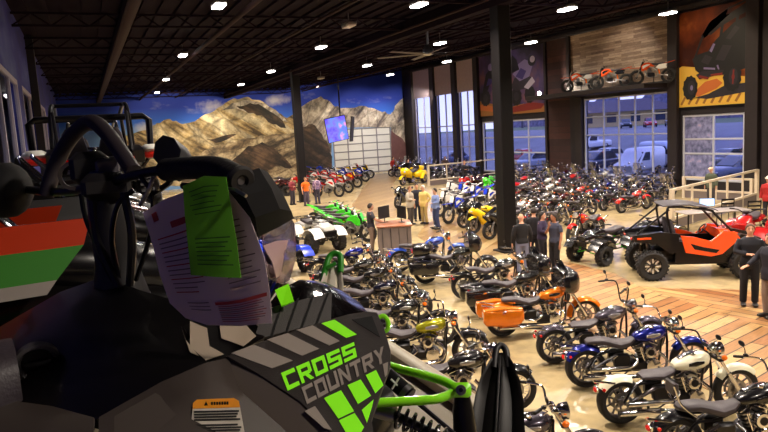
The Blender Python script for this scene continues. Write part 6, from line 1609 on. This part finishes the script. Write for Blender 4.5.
# front suspension
mb = MB(); mb.tube([P(378, 360, 1.78), P(393, 366.9, 1.75), P(420, 374, 1.70), P(443, 381, 1.66), P(456, 388, 1.63)], .0115, LIME, 12, 4); mb.tube([P(370, 403, 1.60), P(400, 401.5, 1.60), P(432, 399.5, 1.60), P(446, 396, 1.61), P(456, 391, 1.62)], .0115, LIME, 12, 4)
bt = Matrix.Translation(P(461, 390, 1.615)) @ ((EYE-P(461, 390, 1.615)).to_track_quat('Z', 'Y').to_matrix().to_4x4())
mb.box((0, 0, 0), (.050, .036, .026), LIME, .012, T=bt); mb.lathe([(.013, .012), (.012, .02), (.004, .022)], STEEL, 'z', n=14, T=bt); mb.lathe([(.006, .02), (.005, .026)], BLKMET, 'z', n=10, T=bt); spart('suspension_arm', mb)
mb = MB(); mb.tube([P(386, 374, 1.70), P(410, 396, 1.66)], .021, BLKMET, 16); mb.tube([P(404, 390.5, 1.668), P(408, 394.2, 1.662)], .0225, STEEL, 16)
bt2 = P(396, 383, 1.655)
for a, b in (((391, 379), (400, 388)), ((399, 378), (392, 389))): mb.tube([P(*a, 1.661), P(*b, 1.661)], .003, WHITEP, 5)
spart('shock_reservoir', mb)
mb = MB(); mb.tube([P(376, 411, 1.62), P(396, 416, 1.60)], .017, STEEL, 14); mb.tube([P(396, 416, 1.60), P(455, 444, 1.56)], .012, BLKMET, 10)
cn_ = []; a, b = P(396, 416, 1.60), P(458, 446, 1.56); ax = (b-a).normalized(); s1 = ax.orthogonal().normalized(); s2 = ax.cross(s1)
for k in range(121):
    th = k/120*2*PI*8; cn_.append(a.lerp(b, k/120)+(s1*cos(th)+s2*sin(th))*.025)
mb.tube(cn_, .0045, mat('spring_black', (20, 18, 20), .25, .3, .6), 6); spart('coil_shock', mb)
mb = MB(); mb.tube([P(419, 404, 1.72), P(462, 440, 1.66)], .006, BLKMET, 8); spart('tie_rod', mb)
mb = MB(); mb.tube([P(462, 392, 1.63), P(463, 410, 1.63), P(466, 440, 1.62), P(472, 500, 1.62)], [.018, .026, .03, .034], SL_BLK, 12); spart('spindle', mb)
# right ski: black, tip curling up towards the room
def ski(pts, hw, m, edge, loopm, keel=True):
    c = [V(P(*p)) if len(p) == 3 else V(p) for p in pts]; mb = MB(); grid = []
    for i, p in enumerate(c):
        d = (c[min(i+1, len(c)-1)]-c[max(i-1, 0)]).normalized(); l = d.cross(EYE-p).normalized(); n = l.cross(d).normalized()
        if n.dot(EYE-p) < 0: n = -n
        w = hw[i]; grid.append([tuple(p+l*(t*w)+n*(.018 if abs(t) > .9 else (.012 if abs(t) < .2 else -.004))) for t in (-1, -.92, -.55, -.18, 0, .18, .55, .92, 1)])
    mb.sheet(grid, .008, m); return mb
SP_ = [(501, 356, 1.96), (501, 366, 1.93), (500, 382, 1.90), (499, 400, 1.86), (497, 432, 1.80), (492, 470, 1.75), (482, 520, 1.70), (468, 548, 1.66), (430, 590, 1.50)]
sk = spart('ski', ski(SP_, [.012, .035, .055, .066, .074, .078, .078, .075, .05], mat('ski_black', (16, 13, 13), .5, spec=.3), None, None), None, 'black ski with upturned tip')
mb = MB(); mb.tube([P(494, 368, 1.92), P(496, 350, 1.95), P(501, 345.5, 1.96), (P(506, 351, 1.95)), P(508, 368, 1.92)], .010, PLAST, 10, 4); spart('ski_loop', mb, sk)
mb = MB(); mb.tube([P(x-1.5, y, d-.02) for x, y, d in SP_[:6]], .0035, STEEL, 6); mb.tube([P(x+1.5, y, d-.02) for x, y, d in SP_[1:6]], .0025, STEEL, 6); spart('ski_runner', mb, sk)
# left ski: pale with lime loop
SQ = [(333, 268, 2.50), (333, 276, 2.48), (332, 286, 2.45), (330, 300, 2.42), (326, 330, 2.38), (318, 380, 2.3), (306, 420, 2.2)]
sk = spart('ski', ski(SQ, [.020, .034, .042, .048, .055, .06, .05], mat('ski_pale', (214, 206, 190), .4, 0, .3), None, None), None, 'pale ski with lime loop')
mb = MB(); mb.tube([P(322, 282, 2.46), P(326, 266, 2.48), P(330, 256, 2.50), P(336, 253.5, 2.50), P(340.5, 257, 2.49), P(340.5, 272, 2.47)], .012, mat('loop_green', (52, 150, 40), .35, 0, .4), 10, 4); mb.tube([P(327, 268, 2.47), P(336, 263, 2.47)], .008, mat('loop_green', (52, 150, 40), .35, 0, .4), 8); spart('ski_loop', mb, sk)
# the body below and behind (belly pan, tunnel, seat, track)
mb = MB(); Tm = Matrix.Translation((.35, 1.78, MZ)) @ Matrix.Rotation(math.radians(9), 4, 'Z')
body_loft(mb, [(-.40, 0, .26, .22, .14), (-.10, 0, .26, .26, .16), (.25, 0, .28, .24, .14), (.40, 0, .32, .14, .08)], SL_BLK, 3, T=Tm); spart('belly_pan', mb)
mb = MB(); mb.box((-1.30, 0, .38), (1.7, .40, .16), SL_MATT, .03, T=Tm); spart('tunnel', mb)
mb = MB(); body_loft(mb, [(-1.9, 0, .58, .12, .06), (-1.8, 0, .60, .17, .09), (-1.2, 0, .58, .18, .10), (-.72, 0, .60, .15, .12), (-.55, 0, .62, .10, .10)], LEATHER, 3, T=Tm); spart('seat', mb)
mb = MB(); pr = [(-2.0, .20), (-1.92, .34), (-1.7, .36), (-.6, .34), (-.45, .24), (-.6, .06), (-1.0, .0), (-1.8, .0), (-1.95, .08)]
mb.prism(pr, -.19, .19, RUBBER, lambda u, v, h: (u, h, v), T=Tm)
for k in range(12): mb.box((-1.85+.08*k, 0, .012), (.02, .36, .024), RUBBER, 0, T=Tm)
spart('track', mb)

# tags hung on the handlebar
def sheet_tag(nm, label, rowsp, m, lines):
    mb = MB(); mb.sheet([[tuple(P(*p)) for p in r] for r in rowsp], .0015, m)
    R, C = len(rowsp), len(rowsp[0])
    def at(u, v):
        a, b = u*(C-1), v*(R-1); i, j = min(int(b), R-2), min(int(a), C-2); fu, fv = a-j, b-i
        q = [V(rowsp[i][j]), V(rowsp[i][j+1]), V(rowsp[i+1][j]), V(rowsp[i+1][j+1])]
        c = q[0].lerp(q[1], fu).lerp(q[2].lerp(q[3], fu), fv); return P(c.x, c.y, c.z-.004)
    for u0, u1, v0, v1, mm in lines:
        n = 4; mb.sheet([[tuple(at(u0+(u1-u0)*k/n, v)) for k in range(n+1)] for v in (v0, v1)], .0008, mm)
    t = thing(nm, label, 'tag'); part('sheet', mb, t); return t
PAPER = mat('white_paper', (226, 204, 214), .8); GPAP = mat('green_paper', (104, 186, 40), .8); DINK = mat('green_dark_ink', (44, 92, 24), .8)
wl2 = [(.10, .17, .04, .10, PINKY), (.30, .46, .14, .18, PINKY), (.66, .90, .14, .175, PINKY), (.48, .97, .745, .775, PINKY)]
rr = random.Random(3)
for k in range(13): wl2.append((.08+.01*k*.3, .44 if k < 11 else .36, .22+.036*k, .228+.036*k, INK if k % 3 else PINKY))
for k in range(13): wl2.append((.66, .92+rr.uniform(-.05, .03), .20+.038*k, .208+.038*k, INK))
for k in range(9): wl2.append((.50, .95+rr.uniform(-.08, .02), .79+.02*k, .796+.02*k, INK if k % 2 else PINKY))
for k in range(3): wl2.append((.20, .42, .74+.04*k, .747+.04*k, INK))
sheet_tag('paper_tag', 'large white printed sheet hanging from the handlebar', [[(143, 213, 1.46), (165, 199, 1.45), (196, 188, 1.40), (222, 183, 1.37)], [(153, 245, 1.44), (178, 238, 1.42), (212, 226, 1.38), (250, 218, 1.36)], [(160, 275, 1.42), (190, 272, 1.40), (226, 266, 1.37), (264, 256, 1.35)], [(170, 303, 1.41), (200, 304, 1.39), (234, 302, 1.36), (270, 292, 1.35)], [(186, 318, 1.41), (208, 325, 1.39), (240, 326, 1.36), (272, 323, 1.35)]], PAPER, wl2)
gl = [(.12+.04*(k % 3), .80-.05*(k % 4), .09+.05*k, .10+.05*k, DINK) for k in range(6)]+[(.16, .88-.06*(k % 3), .60+.045*k, .612+.045*k, DINK) for k in range(7)]
sheet_tag('paper_tag', 'narrow lime green sheet hanging in front of the white sheet', [[(183, 186, 1.345), (204, 176, 1.33), (226, 177, 1.325)], [(185, 215, 1.345), (209, 211, 1.335), (231, 207, 1.33)], [(188, 245, 1.345), (212, 244, 1.335), (237, 243, 1.33)], [(191, 275, 1.345), (216, 277, 1.335), (241, 278, 1.33)]], GPAP, gl)

# ---------------------------------------------------------------- other machines along the mezzanine
PANA, PANB, PANC = mat('panel_placeholder_a', (30, 28, 30), .4), mat('panel_placeholder_b', (40, 38, 42), .4), mat('panel_placeholder_c', (90, 88, 92), .4)
def make_sled():
    p = Proto()
    mb = MB(); body_loft(mb, [(-.55, 0, .34, .18, .16), (-.30, 0, .36, .30, .22), (.15, 0, .40, .38, .26), (.55, 0, .38, .32, .20), (.85, 0, .34, .18, .12)], SL_BLK, 3); p.add('belly_pan', mb)
    mb = MB(); body_loft(mb, [(-.30, 0, .70, .16, .08), (-.05, 0, .72, .26, .12), (.30, 0, .66, .30, .14), (.70, 0, .54, .22, .12), (.92, 0, .44, .10, .07)], PAINT, 2.6); ho = p.add('hood', mb)
    for s_ in (-1, 1):
        mb = MB(); mb.ell((.72, s_*.10, .62), (.08, .07, .04), LENS, 10, 6); p.add('headlight', mb, ho)
    for s_ in (-1, 1):
        mb = MB(); f = lambda u, v, h: (u, h, v)
        for k, (m_, z0, z1) in enumerate(((PANA, .785, .88), (PANB, .675, .785), (PANC, .63, .675))):
            fx = (.30, .26, .15, .11)
            mb.loft([[(-.50-.04*k, s_*(.34+(.94-z0)*.42)+o, z0), (fx[k+1], s_*(.34+(.94-z0)*.42)+o, z0), (fx[k], s_*(.34+(.94-z1)*.42)+o, z1), (-.50-.04*(k-1), s_*(.34+(.94-z1)*.42)+o, z1)] for o in (0, s_*.02)], m_)
        p.add('side_panel', mb)
    mb = MB(); mb.sheet([[(.14-.30*t, u*.26*(1-.25*t), .78+.34*t-.04*u*u) for u in (-1, -.5, 0, .5, 1)] for t in (0, .5, 1)], .006, SMOKE); p.add('windscreen', mb)
    mb = MB(); mb.box((-1.15, 0, .38), (1.5, .40, .16), SL_MATT, .03); p.add('tunnel', mb)
    p.add('seat', blob_seat([(-1.8, 0, .58, .12, .06), (-1.7, 0, .60, .17, .09), (-1.1, 0, .58, .18, .10), (-.62, 0, .60, .15, .12), (-.45, 0, .62, .10, .10)]))
    mb = MB(); mb.prism([(-1.95, .20), (-1.87, .34), (-.5, .34), (-.35, .24), (-.5, .06), (-.9, 0), (-1.75, 0), (-1.9, .08)], -.19, .19, RUBBER, lambda u, v, h: (u, h, v)); p.add('track', mb)
    hb = MB(); hb.tube([(-.30, -.40, 1.0), (-.24, -.20, 1.03), (-.20, 0, .98), (-.24, .20, 1.03), (-.30, .40, 1.0)], .013, BLKMET, 8, 4); hb.tube([(-.2, 0, .76), (-.2, 0, .98)], .03, PLAST, 8)
    for s_ in (-1, 1): hb.tube([(-.265, s_*.28, 1.018), (-.30, s_*.41, 1.0)], .022, RUBBER, 8)
    p.add('handlebar', hb)
    for s_ in (-1, 1):
        mb = MB(); mb.sheet([[(x, s_*.48+u*.08, z+(.012 if abs(u) > .9 else 0)) for u in (-1, -.9, 0, .9, 1)] for x, z in ((.15, .02), (.5, .008), (.85, .015), (1.05, .08), (1.18, .22))], .01, PLAST)
        sk = p.add('ski', mb)
        mb = MB(); mb.tube([(1.10, s_*.48-.05, .14), (1.20, s_*.48, .28), (1.10, s_*.48+.05, .14)], .012, PAINT2, 8, 4); p.add('ski_loop', mb, sk)
        mb = MB()
        for dx in (-.12, .12): mb.tube([(.55+dx, s_*.24, .34), (.58, s_*.46, .24)], .014, PAINT2, 8)
        mb.tube([(.58, s_*.47, .28), (.60, s_*.48, .02)], .025, BLKMET, 8); mb.tube([(.5, s_*.26, .52), (.57, s_*.42, .26)], .025, STEEL, 8); p.add('suspension_arm', mb)
    return p
SLED = make_sled()
for k, (x, y, c, c2, lb) in enumerate(((-.36, 3.1, BLK, BLK, 'second snowmobile with orange green and white side panel beyond the handlebar'), (-.2, 4.4, BLK, BLUE, 'dark snowmobile third along the mezzanine'), (-.3, 5.8, MAR, WHT_, 'dark red snowmobile fourth along the mezzanine'), (-.3, 7.2, BLK, RED, 'black snowmobile farthest along the mezzanine'))):
    spawn(SLED, 'snowmobile', lb, 'snowmobile', (x, y, MZ), math.radians(9), c, c2, 'snowmobiles along the mezzanine', swaps=None if k else {PANA: paint('tail_orange', (206, 60, 26)), PANB: paint('leaf_green', (70, 142, 56)), PANC: mat('panel_pale', (158, 148, 140), .4)})
for k, (x, y, c, lb, s) in enumerate(((.02, 10.6, BLK, 'black side by side with wide roll cage on the mezzanine, seen from behind', 1.0), (.1, 15.2, BLK, 'second black side by side farther along the mezzanine', .95))):
    u = spawn(UTV, 'side_by_side_buggy', lb, 'buggy', (x+.1, y, MZ), math.radians(91), c, BLK, 'side by sides on the mezzanine', s*.93, skip=('roof',))
    if k == 0:
        for s_ in (-1, 1):
            mb = MB(); mb.ell((-1.2, s_*.76, 1.16), (.22, .17, .08), WHITEP, 12, 6); mb.ell((-1.24, s_*.76, 1.08), (.22, .16, .06), mat('lamp_red', (200, 36, 24), .3, 0, .6, emit=.12), 12, 6); mb.tube([(-1.2, s_*.60, .9), (-1.2, s_*.74, 1.08)], .03, BLKMET, 6); part('rear_pod', mb, u, 'white over red pod')
        mb = MB(); mb.tube([(-.62, -.80, 1.0), (-.60, -.82, 1.60), (-.56, -.74, 1.66), (-.56, .74, 1.66), (-.60, .82, 1.60), (-.62, .80, 1.0)], .05, BLKMET, 8); part('rear_hoop', mb, u)

# ---------------------------------------------------------------- render look
scene.cycles.use_denoising = True
scene.cycles.max_bounces = 8
scene.cycles.sample_clamp_indirect = 4.0
scene.view_settings.view_transform = 'Standard'
scene.view_settings.exposure = EXPO
